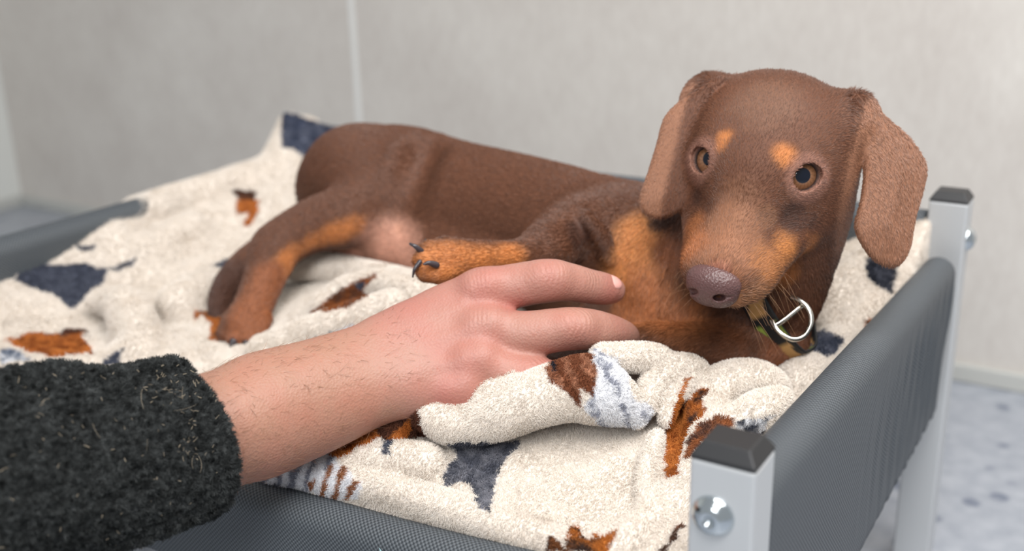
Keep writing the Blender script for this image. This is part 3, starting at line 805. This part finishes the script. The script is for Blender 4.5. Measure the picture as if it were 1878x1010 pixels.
# upper roll
BCH(.35, (742, 722, 64.0, 14), (775, 745, 63.6, 32), (820, 775, 62.8, 36), (870, 778, 62.2, 36), (920, 757, 61.8, 46), (980, 732, 61.8, 50), (1045, 714, 62, 55), (1085, 714, 62.1, 60), (1125, 732, 62.3, 46), (1160, 752, 62.4, 28))
BCH(.3, (880, 730, 63, 26), (940, 700, 63, 24))
BCH(.2, (1105, 655, 63.4, 24), (1160, 655, 64, 26), (1205, 655, 64.6, 22), (1230, 668, 65, 16))
BCH(.12, (1168, 772, 62.4, 14), (1186, 735, 63.2, 22), (1200, 702, 64, 25), (1232, 676, 64.8, 25), (1272, 676, 65.6, 22), (1292, 692, 65.6, 14))
BCH(.35, (1222, 770, 63, 14), (1232, 730, 63.8, 18), (1260, 700, 64.8, 20), (1290, 700, 65.4, 20))
BCH(.2, (1290, 740, 65, 34), (1330, 705, 66, 38), (1380, 695, 66.6, 34), (1415, 705, 67, 28), (1432, 725, 67, 20))
BCH(.1, (1345, 778, 63.2, 24), (1388, 756, 63.4, 36), (1428, 735, 64.4, 26))
BCH(.6, (1300, 760, 64, 40), (1290, 840, 61, 34), (1262, 930, 58, 30))
BCH(.5, (1085, 1030, 54.8, 24), (1150, 990, 55.8, 34), (1215, 935, 57.8, 30), (1248, 880, 59.4, 24))
BCH(.4, (1196, 960, 56.6, 16), (1180, 880, 59.4, 14), (1205, 800, 62, 14))
# behind the dog's chest
BCH(.8, (1460, 705, 70, 40), (1520, 650, 74, 40), (1580, 590, 78, 38), (1640, 520, 83, 36))
BCH(.8, (1500, 590, 78, 46), (1560, 530, 81, 46), (1620, 480, 85, 42), (1668, 440, 88, 20))
# folds by belly and hind leg
BCH(.6, (540, 492, 91, 20), (600, 490, 90, 24), (670, 505, 88, 26), (740, 520, 83, 26), (800, 532, 79, 22))
BCH(.5, (480, 640, 80, 24), (560, 612, 79, 26), (640, 585, 78, 28), (720, 560, 77, 28))
BCH(.5, (590, 556, 83, 18), (640, 528, 83, 22), (700, 520, 82, 24), (760, 535, 79, 22))
# humps at the left
BCH(.9, (175, 555, 89, 16), (225, 560, 88, 34), (250, 610, 85, 42), (255, 660, 82, 36))
BCH(.8, (60, 655, 82, 16), (160, 668, 81, 18), (240, 650, 82, 24))
BCH(.9, (330, 560, 90, 40), (400, 520, 95, 36)); BCH(1.0, (250, 470, 99, 24), (330, 430, 104, 30), (420, 400, 110, 30))
BCH(.9, (482, 400, 110, 24), (494, 335, 117, 24), (518, 265, 121, 22), (532, 228, 122, 20))
bv, bq = BF.mesh(); bv = relax(bv, bq, 1, .4); bn = vnormals(bv, bq)
print("blanket", len(bv))

CREAM = lin(236, 227, 217); NAVY = lin(74, 78, 92); SLATE = lin(92, 95, 106); PBROWN = lin(112, 74, 56); ORANGE = lin(190, 116, 58); STW = lin(232, 232, 235)
# printed animals: (outline px, distance, colour a, colour b, style)
PRINTS = [
    ([(27, 513), (39, 492), (98, 456), (140, 450), (143, 468), (166, 486), (205, 495), (190, 519), (166, 537), (143, 560), (128, 569), (104, 545), (59, 530)], 91, NAVY, lin(88, 92, 106), 'n'),
    ([(140, 450), (180, 452), (178, 458), (150, 462)], 95, NAVY, NAVY, 'n'), ([(200, 495), (250, 474), (252, 480), (210, 502)], 94, lin(120, 118, 122), NAVY, 'n'),
    ([(8, 625), (60, 610), (112, 614), (135, 590), (168, 640), (172, 650), (100, 657), (40, 642)], 82, ORANGE, lin(140, 76, 36), 'n'),
    ([(108, 622), (118, 592), (138, 568), (150, 582), (166, 625), (150, 612)], 83, PBROWN, lin(70, 42, 34), 'n'),
    ([(0, 640), (40, 648), (60, 662), (0, 672)], 81, lin(110, 120, 138), STW, 'n'), ([(180, 672), (225, 640), (222, 672)], 81, NAVY, NAVY, 'n'),
    ([(353, 568), (395, 570), (412, 585), (402, 628), (386, 625), (386, 600), (372, 578), (358, 592)], 86, ORANGE, PBROWN, 'n'),
    ([(425, 348), (470, 352), (470, 374), (440, 374)], 112, lin(74, 52, 44), PBROWN, 'n'), ([(436, 366), (476, 368), (472, 392), (456, 418), (444, 414), (456, 390), (430, 394)], 110, ORANGE, lin(150, 84, 44), 'n'),
    ([(520, 206), (545, 212), (600, 230), (650, 222), (655, 245), (600, 275), (560, 292), (540, 272), (519, 272), (515, 235)], 120, lin(66, 72, 90), lin(98, 102, 118), 'n'),
    ([(385, 492), (415, 478), (438, 462), (436, 486), (405, 492)], 98, lin(92, 104, 124), NAVY, 'n'),
    ([(566, 578), (600, 548), (640, 520), (686, 502), (692, 510), (664, 528), (692, 556), (692, 566), (640, 562), (600, 572)], 81, lin(140, 82, 46), PBROWN, 'n'),
    ([(656, 515), (668, 518), (664, 532), (654, 528)], 81, NAVY, NAVY, 'n'),
    ([(556, 630), (650, 594), (656, 602), (575, 634)], 76, NAVY, STW, 'n'),
    ([(731, 706), (713, 731), (682, 757), (687, 783), (697, 804), (785, 804), (766, 757), (745, 724)], 63.5, lin(92, 56, 42), lin(70, 44, 36), 'f'),
    ([(680, 768), (641, 786), (598, 829), (618, 846), (659, 818), (697, 806)], 64, ORANGE, lin(150, 80, 34), 'f'), ([(754, 765), (731, 783), (710, 804), (746, 804), (756, 783)], 63.5, ORANGE, lin(160, 90, 40), 'f'),
    ([(712, 732), (722, 728), (726, 742), (716, 748)], 63.5, lin(38, 34, 38), NAVY, 'n'), ([(682, 758), (700, 742), (704, 748), (690, 764)], 63.7, NAVY, STW, 'n'),
    ([(452, 896), (540, 848), (597, 828), (618, 845), (612, 872), (575, 890), (566, 906), (520, 904)], 64.6, STW, lin(150, 152, 164), 's'),
    ([(566, 884), (580, 868), (625, 848), (642, 870), (668, 890), (658, 914), (610, 920), (582, 908)], 63, STW, lin(150, 100, 70), 's'),
    ([(703, 806), (720, 804), (715, 840), (705, 834)], 62.6, SLATE, NAVY, 'f'),
    ([(820, 813), (840, 827), (840, 840), (824, 852), (812, 880), (820, 896), (844, 882), (860, 890), (873, 913), (881, 931), (897, 933), (905, 892), (913, 864), (925, 840), (950, 823), (954, 808), (885, 806)], 61.5, lin(80, 82, 92), lin(128, 128, 136), 'f'),
    ([(998, 672), (1015, 660), (1060, 644), (1086, 636), (1092, 690), (1083, 727), (1060, 706), (1070, 752), (1055, 737), (1040, 720), (1008, 702)], 61, lin(118, 70, 48), lin(168, 118, 92), 'b'),
    ([(1008, 666), (1020, 664), (1022, 678), (1010, 682)], 60.5, lin(36, 34, 40), NAVY, 'n'),
    ([(1085, 636), (1130, 655), (1150, 690), (1162, 730), (1200, 752), (1190, 780), (1140, 786), (1100, 776), (1072, 748), (1085, 725), (1094, 690)], 61, STW, lin(158, 160, 172), 'w'),
    ([(1262, 692), (1244, 719), (1234, 751), (1221, 788), (1217, 813), (1224, 880), (1233, 894), (1246, 850), (1262, 800), (1268, 773), (1256, 738), (1250, 729), (1268, 692)], 63, lin(184, 112, 54), lin(150, 84, 40), 'f'),
    ([(1276, 711), (1300, 709), (1292, 729), (1289, 748), (1298, 753), (1268, 784), (1256, 748)], 63.5, lin(176, 104, 50), lin(70, 54, 50), 'f'),
    ([(1323, 761), (1350, 766), (1346, 785), (1320, 792), (1268, 836), (1256, 842), (1264, 813), (1283, 776)], 62.5, lin(150, 92, 58), lin(90, 62, 52), 'f'),
    ([(1353, 768), (1398, 768), (1418, 758), (1400, 790), (1388, 799), (1353, 787)], 63, lin(62, 66, 78), STW, 'f'),
    ([(1040, 1012), (1040, 966), (1060, 966), (1075, 990), (1100, 984), (1138, 976), (1110, 1012)], 56, lin(170, 100, 44), lin(60, 44, 38), 'f'), ([(998, 1012), (1010, 984), (1032, 994), (1042, 1012)], 56.5, lin(60, 44, 38), lin(120, 74, 44), 'f'),
    ([(1206, 1012), (1250, 960), (1257, 965), (1222, 1012)], 56, lin(86, 62, 50), PBROWN, 'f'),
    ([(1438, 674), (1465, 635), (1510, 608), (1548, 620), (1530, 648), (1480, 664), (1450, 680)], 75, lin(66, 70, 84), lin(110, 112, 124), 'f'),
    ([(1590, 478), (1612, 466), (1645, 485), (1632, 545), (1605, 580), (1587, 556)], 83, lin(52, 54, 64), lin(80, 82, 92), 'f'), ([(1552, 628), (1592, 586), (1600, 592), (1565, 628)], 79, ORANGE, PBROWN, 'f'),
]
PR = []
for poly, d, ca, cb, st in PRINTS:
    pts = np.array([at(x, y, d) for x, y in poly]); c = pts.mean(0); nrm = unit(CAM - c); u = unit(np.cross(CU, nrm)); w_ = np.cross(nrm, u)
    PR.append((c, nrm, u, w_, np.stack([(pts - c) @ u, (pts - c) @ w_], -1), ca, cb, st))
def inpoly(x, y, P):
    ins = np.zeros(len(x), bool); n = len(P)
    for i in range(n):
        ax, ay = P[i]; bx, by = P[(i + 1) % n]
        if abs(by - ay) < 1e-9: continue
        ins ^= ((ay <= y) != (by <= y)) & (x < ax + (y - ay) * (bx - ax) / (by - ay))
    return ins
def blanket_colour(p):
    c = np.repeat(CREAM[None], len(p), 0) * (1 - .05 * vnoise(p, .3, 11))[:, None]
    j1 = (vnoise(p, 2.2, 21) - .5) * .5; j2 = (vnoise(p, 2.2, 22) - .5) * .5
    nf = vnoise(p, 1.6, 31); n2 = vnoise(p, 4.5, 33)
    for cc, nrm, u, w_, P, ca, cb, st in PR:
        r = p - cc; dn = np.abs(r @ nrm); ext = np.abs(P).max() + 1
        m_ = (dn < 4.0) & ((r ** 2).sum(1) < (ext * 1.5) ** 2 + 16)
        ix = np.nonzero(m_)[0]
        if not len(ix): continue
        x = r[ix] @ u + j1[ix] * .6; y = r[ix] @ w_ + j2[ix] * .6
        k = inpoly(x, y, P); ix = ix[k]; x = x[k]; y = y[k]
        if not len(ix): continue
        if st == 's': t = sstep(.1, .5, np.sin((x * .93 - y * .36) * 7.5 + 2 * (nf[ix] - .5)) * (.4 + n2[ix]))
        elif st == 'b': t = sstep(.45, .8, .5 + .5 * np.sin((x * .9 + y * .45) * 6 + 3 * nf[ix])) * n2[ix] * 1.3
        elif st == 'w': t = sstep(.3, .8, np.sin((x * .95 + y * .4) * 4.2 + 3 * nf[ix])) * sstep(.3, .6, n2[ix])
        else: t = sstep(.35, .75, .6 * nf[ix] + .4 * n2[ix])
        t = np.clip(t, 0, 1)[:, None]
        c[ix] = ca * (1 - t) + cb * t
    return np.clip(c, 0, 1)
M_blk = mat("plush_ground", rough=.9, spec=.1, attr=True)
M_pile = mat("plush_pile", rough=.75, spec=.15, attr=True)
blanket = mesh_obj("fleece_blanket", bv, bq, M_blk, col=blanket_colour(bv))
tag(blanket, "cream plush blanket printed with brown and grey dogs, bunched up in the bed", "blanket")
def bl_weight(c, n):
    w = (62.0 / dcam(c)) ** 2 * (c[:, 2] > -11.5)
    toward = ((CAM - c) * n).sum(1) / np.linalg.norm(CAM - c, axis=1)
    return w * np.where(toward < -.3, .2, 1)
NB = int(620000 * FUR)
if NB:
    p, n = sample_surface(bv, bq, bn, NB, bl_weight)
    ph = np.stack([vnoise(p, .8, 41) - .5, vnoise(p, .8, 42) - .5, vnoise(p, .8, 43) - .5], -1)
    t = unit(ph * 1.2 + RNG.normal(0, .4, p.shape)); t = t - n * (t * n).sum(1, keepdims=True)
    L = (.15 + .12 * RNG.random(NB)) * np.clip(dcam(p) / 62, .9, 1.3)
    P = np.zeros((NB, 4, 3))
    for i, s_ in enumerate((0, .35, .7, 1.0)): P[:, i] = p + L[:, None] * (n * (.85 * s_ - .05) + t * .75 * s_ * s_)
    c = blanket_colour(p) * (.93 + .12 * RNG.random((NB, 1)))
    rad = np.repeat(np.array([.014, .014, .011, .004])[None], NB, 0) * (dcam(p) / 62)[:, None]
    pile = curves_obj("pile", P, rad, np.clip(c, 0, .95), M_pile, blanket); tag(pile, kind="stuff")

# ------------------------------------------------------------------ arm and hand
person = empty("person", at(330, 900, 60)); tag(person, "person's bare forearm and hand resting on the dog, dark fleece sleeve", "person")
AF = Field((-42, -10, -9), (-10, 22, 6.5), .135)
def AC(k, *rows, sub=False): AF.chain(*px(*rows), k, sub=sub)
AC(.8, (230, 850, 56.5, 112), (330, 815, 58.2, 112), (420, 782, 59.8, 108), (520, 745, 61.6, 98), (610, 712, 63.2, 88), (680, 682, 64.2, 74))
AC(.9, (480, 735, 61.4, 88), (580, 700, 63.0, 76), (690, 650, 65.0, 62), (740, 622, 65.6, 52))       # radius side
AC(.9, (480, 790, 61.0, 84), (590, 752, 62.4, 74), (690, 712, 63.4, 64), (740, 700, 63.6, 56))       # ulna side
# metacarpals
AC(1.2, (715, 628, 65.6, 50), (800, 578, 66.2, 50), (885, 540, 66.4, 47))
AC(1.2, (720, 652, 65.0, 52), (800, 622, 65.3, 54), (885, 608, 65.3, 50))
AC(1.2, (715, 682, 64.4, 54), (790, 672, 64.5, 54), (868, 668, 64.4, 48))
AC(1.2, (705, 705, 64.0, 54), (770, 712, 64.0, 50), (838, 720, 64.0, 44))
# fingers
AC(.6, (885, 540, 66.4, 46), (950, 523, 66.0, 41), (1005, 515, 65.8, 40), (1040, 517, 66.2, 36), (1080, 525, 67.2, 32), (1105, 529, 68, 30), (1122, 532, 68.6, 25))
AC(.6, (885, 610, 65.3, 46), (960, 612, 64.6, 42), (1030, 604, 64.4, 40), (1075, 603, 64.8, 38), (1112, 608, 66, 34), (1140, 616, 68, 30), (1150, 622, 70, 26))
AC(.6, (868, 668, 64.4, 46), (930, 684, 63.8, 40), (990, 694, 64, 37), (1040, 700, 65.4, 33), (1065, 705, 67.2, 28))
AC(.6, (838, 720, 64.0, 42), (890, 745, 63.8, 36), (940, 755, 64.6, 32), (975, 760, 66, 27))
AC(.9, (730, 640, 67, 48), (800, 620, 69, 44), (880, 612, 70.4, 34), (940, 606, 71.6, 28))               # thumb, mostly underneath
for x, y, d, r in ((884, 520, 64.9, 20), (888, 592, 63.8, 22), (872, 655, 62.9, 22), (842, 708, 62.6, 20)):   # knuckles
    AC(1.0, (x - 14, y + 4, d + .35, r), (x + 10, y, d + .35, r))
for x, y, d, r in ((1008, 508, 65.0, 22), (1056, 598, 63.6, 22), (985, 688, 63.2, 20)): AC(.8, (x - 12, y, d + .2, r), (x + 10, y, d + .2, r))
for a in (((700, 628, 64.25, 7), (780, 600, 64.5, 7), (850, 560, 64.7, 6)), ((715, 660, 63.4, 7), (790, 630, 63.6, 7), (860, 606, 63.7, 6)), ((720, 690, 62.8, 6), (790, 676, 62.9, 6), (850, 664, 62.9, 6)),
          ((610, 668, 62.0, 8), (700, 665, 63.0, 7), (760, 640, 63.6, 6), (820, 640, 63.6, 5))): AC(.55, *a)
av, aq = AF.mesh(); av = relax(av, aq, 2, .4); an_ = vnormals(av, aq)
SKIN = lin(184, 134, 113); RED = lin(188, 108, 98); PALE = lin(190, 140, 124)
ARMP = [((885, 535), 66, 60, RED, .7), ((760, 580), 65, 70, lin(190, 122, 110), .7), ((880, 605), 64.5, 55, lin(192, 126, 114), .6), ((860, 665), 63.5, 55, lin(190, 120, 108), .6), ((820, 720), 63.5, 55, RED, .6), ((850, 740), 63.5, 45, RED, .6),
        ((1005, 505), 65.2, 40, lin(190, 120, 107), .6), ((1056, 595), 63.8, 40, lin(192, 128, 112), .7), ((1115, 528), 67.6, 36, RED, .6), ((1120, 610), 66, 36, lin(186, 118, 104), .6), ((985, 690), 63.4, 50, RED, .5), ((620, 800), 62, 90, lin(174, 118, 98), .6),
        ((500, 860), 61, 90, lin(170, 116, 97), .6), ((950, 560), 65.5, 35, RED, .6)]
def arm_colour(p):
    c = np.repeat(SKIN[None], len(p), 0); t = sstep(620, 760, screen(p)[0] * 0 + ((p - at(400, 785, 59.5)) @ unit(at(880, 600, 65) - at(400, 785, 59.5))) * 30 + 400)
    c = c + t[:, None] * (PALE - c)
    for (x, y), d, r, k, am in ARMP:
        w = np.exp(-(np.linalg.norm(p - at(x, y, d), axis=1) / (r * d / FPX)) ** 2) * am; c = c + w[:, None] * (k - c)
    mot = vnoise(p, .9, 51); c = c * (1 + np.stack([.03 * (mot - .5), -.10 * (mot - .5), -.10 * (mot - .5)], -1))
    fk = vnoise(p, 3.4, 53); w = sstep(.86, .95, fk) * .3; c = c + w[:, None] * (lin(190, 118, 100) - c)
    return np.clip(c * .80, 0, 1)
M_skin = mat("skin", rough=.48, spec=.4, attr=True)
_N, _L, _b = nodes(M_skin); _b.inputs["Subsurface Weight"].default_value = .25; _b.inputs["Subsurface Radius"].default_value = (1, .35, .2); _b.inputs["Subsurface Scale"].default_value = .003
_v = _N.new("ShaderNodeTexVoronoi"); _v.inputs["Scale"].default_value = 850; _tc = _N.new("ShaderNodeTexCoord"); _L.new(_tc.outputs["Object"], _v.inputs["Vector"])
_n = noise(M_skin, 260, 4, .6); _ma = _N.new("ShaderNodeMath"); _ma.operation = 'ADD'; _L.new(_v.outputs["Distance"], _ma.inputs[0]); _L.new(_n.outputs[0], _ma.inputs[1])
_geo = _N.new("ShaderNodeNewGeometry"); _tot = _ma.outputs[0]
def _math(op, a, b=None):
    m_ = _N.new("ShaderNodeMath"); m_.operation = op
    for i_, q_ in enumerate((a, b)):
        if q_ is None: continue
        if isinstance(q_, (int, float)): m_.inputs[i_].default_value = q_
        else: _L.new(q_, m_.inputs[i_])
    return m_.outputs[0]
for (kx, ky, kd), (fx, fy, fd), rr, amp in (((1010, 497, 64.8), (1090, 520, 67.3), 1.15, 1.5), ((1058, 590, 63.5), (1120, 605, 66.3), 1.2, 1.5), ((985, 680, 63.0), (1040, 695, 65.4), 1.1, 1.2), ((885, 520, 65), (1000, 505, 65), 1.5, .6), ((888, 590, 63.8), (1050, 590, 63.6), 1.5, .6), ((1083, 512, 66.2), (1120, 525, 68), .8, 1.0)):
    kp = W(at(kx, ky, kd)); fv = unit(at(fx, fy, fd) - at(kx, ky, kd))
    ds = _N.new("ShaderNodeVectorMath"); ds.operation = 'DISTANCE'; _L.new(_geo.outputs["Position"], ds.inputs[0]); ds.inputs[1].default_value = kp
    msk = _math('MAXIMUM', _math('SUBTRACT', 1.0, _math('DIVIDE', ds.outputs["Value"], rr * S)), 0.0)
    dt = _N.new("ShaderNodeVectorMath"); dt.operation = 'DOT_PRODUCT'; _L.new(_geo.outputs["Position"], dt.inputs[0]); dt.inputs[1].default_value = fv
    ph_ = _math('ADD', _math('MULTIPLY', dt.outputs["Value"], 2 * math.pi / (.26 * S)), _math('MULTIPLY', _n.outputs[0], 7.0))
    _tot = _math('ADD', _tot, _math('MULTIPLY', _math('MULTIPLY', _math('SINE', ph_), msk), amp))
add_bump(M_skin, _tot, .30, .0006)
arm = mesh_obj("arm_and_hand", av, aq, M_skin, person, col=arm_colour(av))
# hairs on the forearm
NA_ = int(1100)
fa0, fa1 = at(330, 815, 58.2), at(700, 660, 64.5)
def arm_w(c, n):
    t = (c - fa0) @ (fa1 - fa0) / ((fa1 - fa0) @ (fa1 - fa0)); return ((t > .0) & (t < 1.15)) * (1.1 - .75 * np.clip(t, 0, 1.2)) + .0
p, n = sample_surface(av, aq, an_, NA_, arm_w)
t = unit(unit(fa1 - fa0)[None] * .7 + np.array([0, 0, -.5]) + RNG.normal(0, .45, p.shape)); t = unit(t - n * (t * n).sum(1, keepdims=True))
L = .3 + .5 * RNG.random((NA_, 1)); P = np.zeros((NA_, 5, 3)); bend = RNG.normal(0, .3, p.shape)
for i, s_ in enumerate(np.linspace(0, 1, 5)): P[:, i] = p + L * (t * s_ + n * (.42 * s_ - .32 * s_ * s_) + bend * s_ * s_)
c = lin(140, 102, 78)[None] * (.7 + .8 * RNG.random((NA_, 1)))
hr = curves_obj("arm_hair", P, np.repeat(np.array([.006, .006, .005, .004, .002])[None], NA_, 0), c, M_whisk if False else mat("arm_hair", rough=.5, attr=True), person); tag(hr, kind="stuff")
# fingernail of the index finger
FNl = Field(at(1118, 526, 67.6) - 1.6, at(1118, 526, 67.6) + 1.6, .05)
tipd = unit(at(1122, 532, 68.6) - at(1080, 525, 67.2)); nn = unit(unit(CAM - at(1118, 530, 68)) + CU * .9 - tipd * .3); sdv = unit(np.cross(tipd, nn)); nn = np.cross(sdv, tipd)
FNl.ell(at(1116, 527, 68) + nn * .42, (tipd, sdv, nn), (.78, .62, .40), 0)
v, q = FNl.mesh(); nl = mesh_obj("fingernail", v, q, mat("nail", lin(226, 168, 158), .3), person)

# ------------------------------------------------------------------ sleeve
SF = Field((-60, -33, -15), (-20, 9, 8), .17)
SRows = [(-160, 905, 49.5, 190), (-60, 890, 51.2, 186), (60, 862, 53.4, 178), (160, 845, 55.2, 166), (250, 828, 56.6, 156), (320, 815, 57.8, 146), (400, 795, 59.2, 142), (480, 780, 60.5, 140)]
SF.chain(*px(*SRows), 0)
def fold(k, *rows, sub=False): SF.chain(*px(*rows), k, sub=sub)
fold(1.0, (20, 700, 51.5, 24), (110, 690, 53, 26), (180, 700, 54, 20)); fold(.9, (250, 690, 55, 20), (320, 684, 56.6, 26), (345, 700, 57, 18))
fold(.6, (400, 915, 56.4, 10), (350, 938, 55.6, 18), (280, 968, 54.6, 20), (180, 1005, 53.2, 20))
fold(.8, (310, 850, 54.6, 12), (250, 890, 53.2, 16), (180, 930, 52, 14))
fold(.8, (330, 890, 55.2, 10), (250, 940, 53.4, 14), (160, 975, 52.2, 14))
fold(.8, (60, 760, 50.4, 12), (150, 735, 52.2, 14), (240, 735, 54, 10))
fold(.4, (330, 905, 53.6, 8), (260, 945, 52.2, 10), (170, 990, 50.6, 9), sub=True)
fold(.4, (290, 862, 53.0, 7), (240, 892, 52.0, 9), (180, 920, 51.0, 7), sub=True)
# cuff: open end
ca_, cb_ = at(352, 812, 58.2), at(420, 782, 59.8); CN = unit(unit(cb_ - ca_) + .16 * CF - .05 * CU)
SF.custom(SF.lo - 1, SF.lo + SF.n * SF.h + 1, lambda X, Y, Z: -((X - ca_[0]) * CN[0] + (Y - ca_[1]) * CN[1] + (Z - ca_[2]) * CN[2]), .35, sub=True)
inn = [(x, y, d, r - 12) for x, y, d, r in SRows[6:]]
SF.chain(*px(*inn), .1, sub=True)
sv, sq = SF.mesh(); sv = relax(sv, sq, 1, .4); sn = vnormals(sv, sq)
M_fl = mat("fleece_dark", lin(46, 48, 48), .92, spec=.1)
_n = noise(M_fl, 650, 4, .7); add_bump(M_fl, _n.outputs[0], 1.0, .0022)
_N, _L, _b = nodes(M_fl); _r = ramp(M_fl, _n.outputs[0], [(.35, lin(26, 27, 28)), (.68, lin(66, 68, 68))]); _L.new(_r.outputs[0], _b.inputs[0])
sleeve = mesh_obj("sleeve", sv, sq, M_fl, person); tag(sleeve, "dark charcoal fleece sleeve specked with lint")
M_nap = mat("fleece_nap", rough=.9, spec=.1, attr=True)
def sl_w(c, n):
    toward = ((CAM - c) * n).sum(1) / np.linalg.norm(CAM - c, axis=1); return np.where(toward < -.25, .15, 1.0)
NS = int(300000 * FUR)
if NS:
    p, n = sample_surface(sv, sq, sn, NS, sl_w)
    ph = np.stack([vnoise(p, 5.5, 61) - .5, vnoise(p, 5.5, 62) - .5, vnoise(p, 5.5, 63) - .5], -1)
    t = unit(ph * 2.4 + RNG.normal(0, .3, p.shape)); L = .11 + .12 * RNG.random(NS)
    P = np.zeros((NS, 4, 3))
    for i, s_ in enumerate((0, .4, .75, 1.0)): P[:, i] = p + L[:, None] * (n * (.8 * s_ - .3 * s_ * s_) + t * 1.0 * s_ * s_)
    clump = vnoise(p, 5.5, 64)
    c = lin(58, 60, 60)[None] * (.25 + 1.5 * clump[:, None]) * (.7 + .6 * RNG.random((NS, 1)))
    nap = curves_obj("fleece_nap", P, np.repeat(np.array([.011, .011, .009, .004])[None], NS, 0), np.clip(c, 0, 1), M_nap, sleeve); tag(nap, kind="stuff")
NL = 230
def lint_w(c, n):
    toward = ((CAM - c) * n).sum(1) / np.linalg.norm(CAM - c, axis=1)
    cl = .6 + sum(np.exp(-(np.linalg.norm(c - at(x, y, d), axis=1) / 1.3) ** 2) * a for x, y, d, a in ((330, 770, 54.6, 5), (350, 840, 54.6, 4), (300, 700, 55.2, 5), (130, 795, 50.4, 2), (260, 690, 54.6, 3), (330, 720, 55.2, 4)))
    return np.where(toward < 0, 0.02, 1.0) * cl
p, n = sample_surface(sv, sq, sn, NL, lint_w)
t = RNG.normal(0, 1, p.shape); t = unit(t - n * (t * n).sum(1, keepdims=True)); L = np.where(RNG.random((NL, 1)) < .06, .9, .18) * (.5 + RNG.random((NL, 1))); bend = RNG.normal(0, .25, p.shape)
P = np.zeros((NL, 4, 3))
for i, s_ in enumerate((0, .35, .7, 1.0)): P[:, i] = p + n * (.17 + .08 * s_) + L * (t * s_ + bend * s_ * s_)
lint = curves_obj("lint", P, np.repeat(np.array([.011, .011, .011, .006])[None], NL, 0) * np.where(L > .5, .6, 1.2), lin(150, 138, 120)[None] * (.5 + .7 * RNG.random((NL, 1))), M_nap, sleeve); tag(lint, kind="stuff")
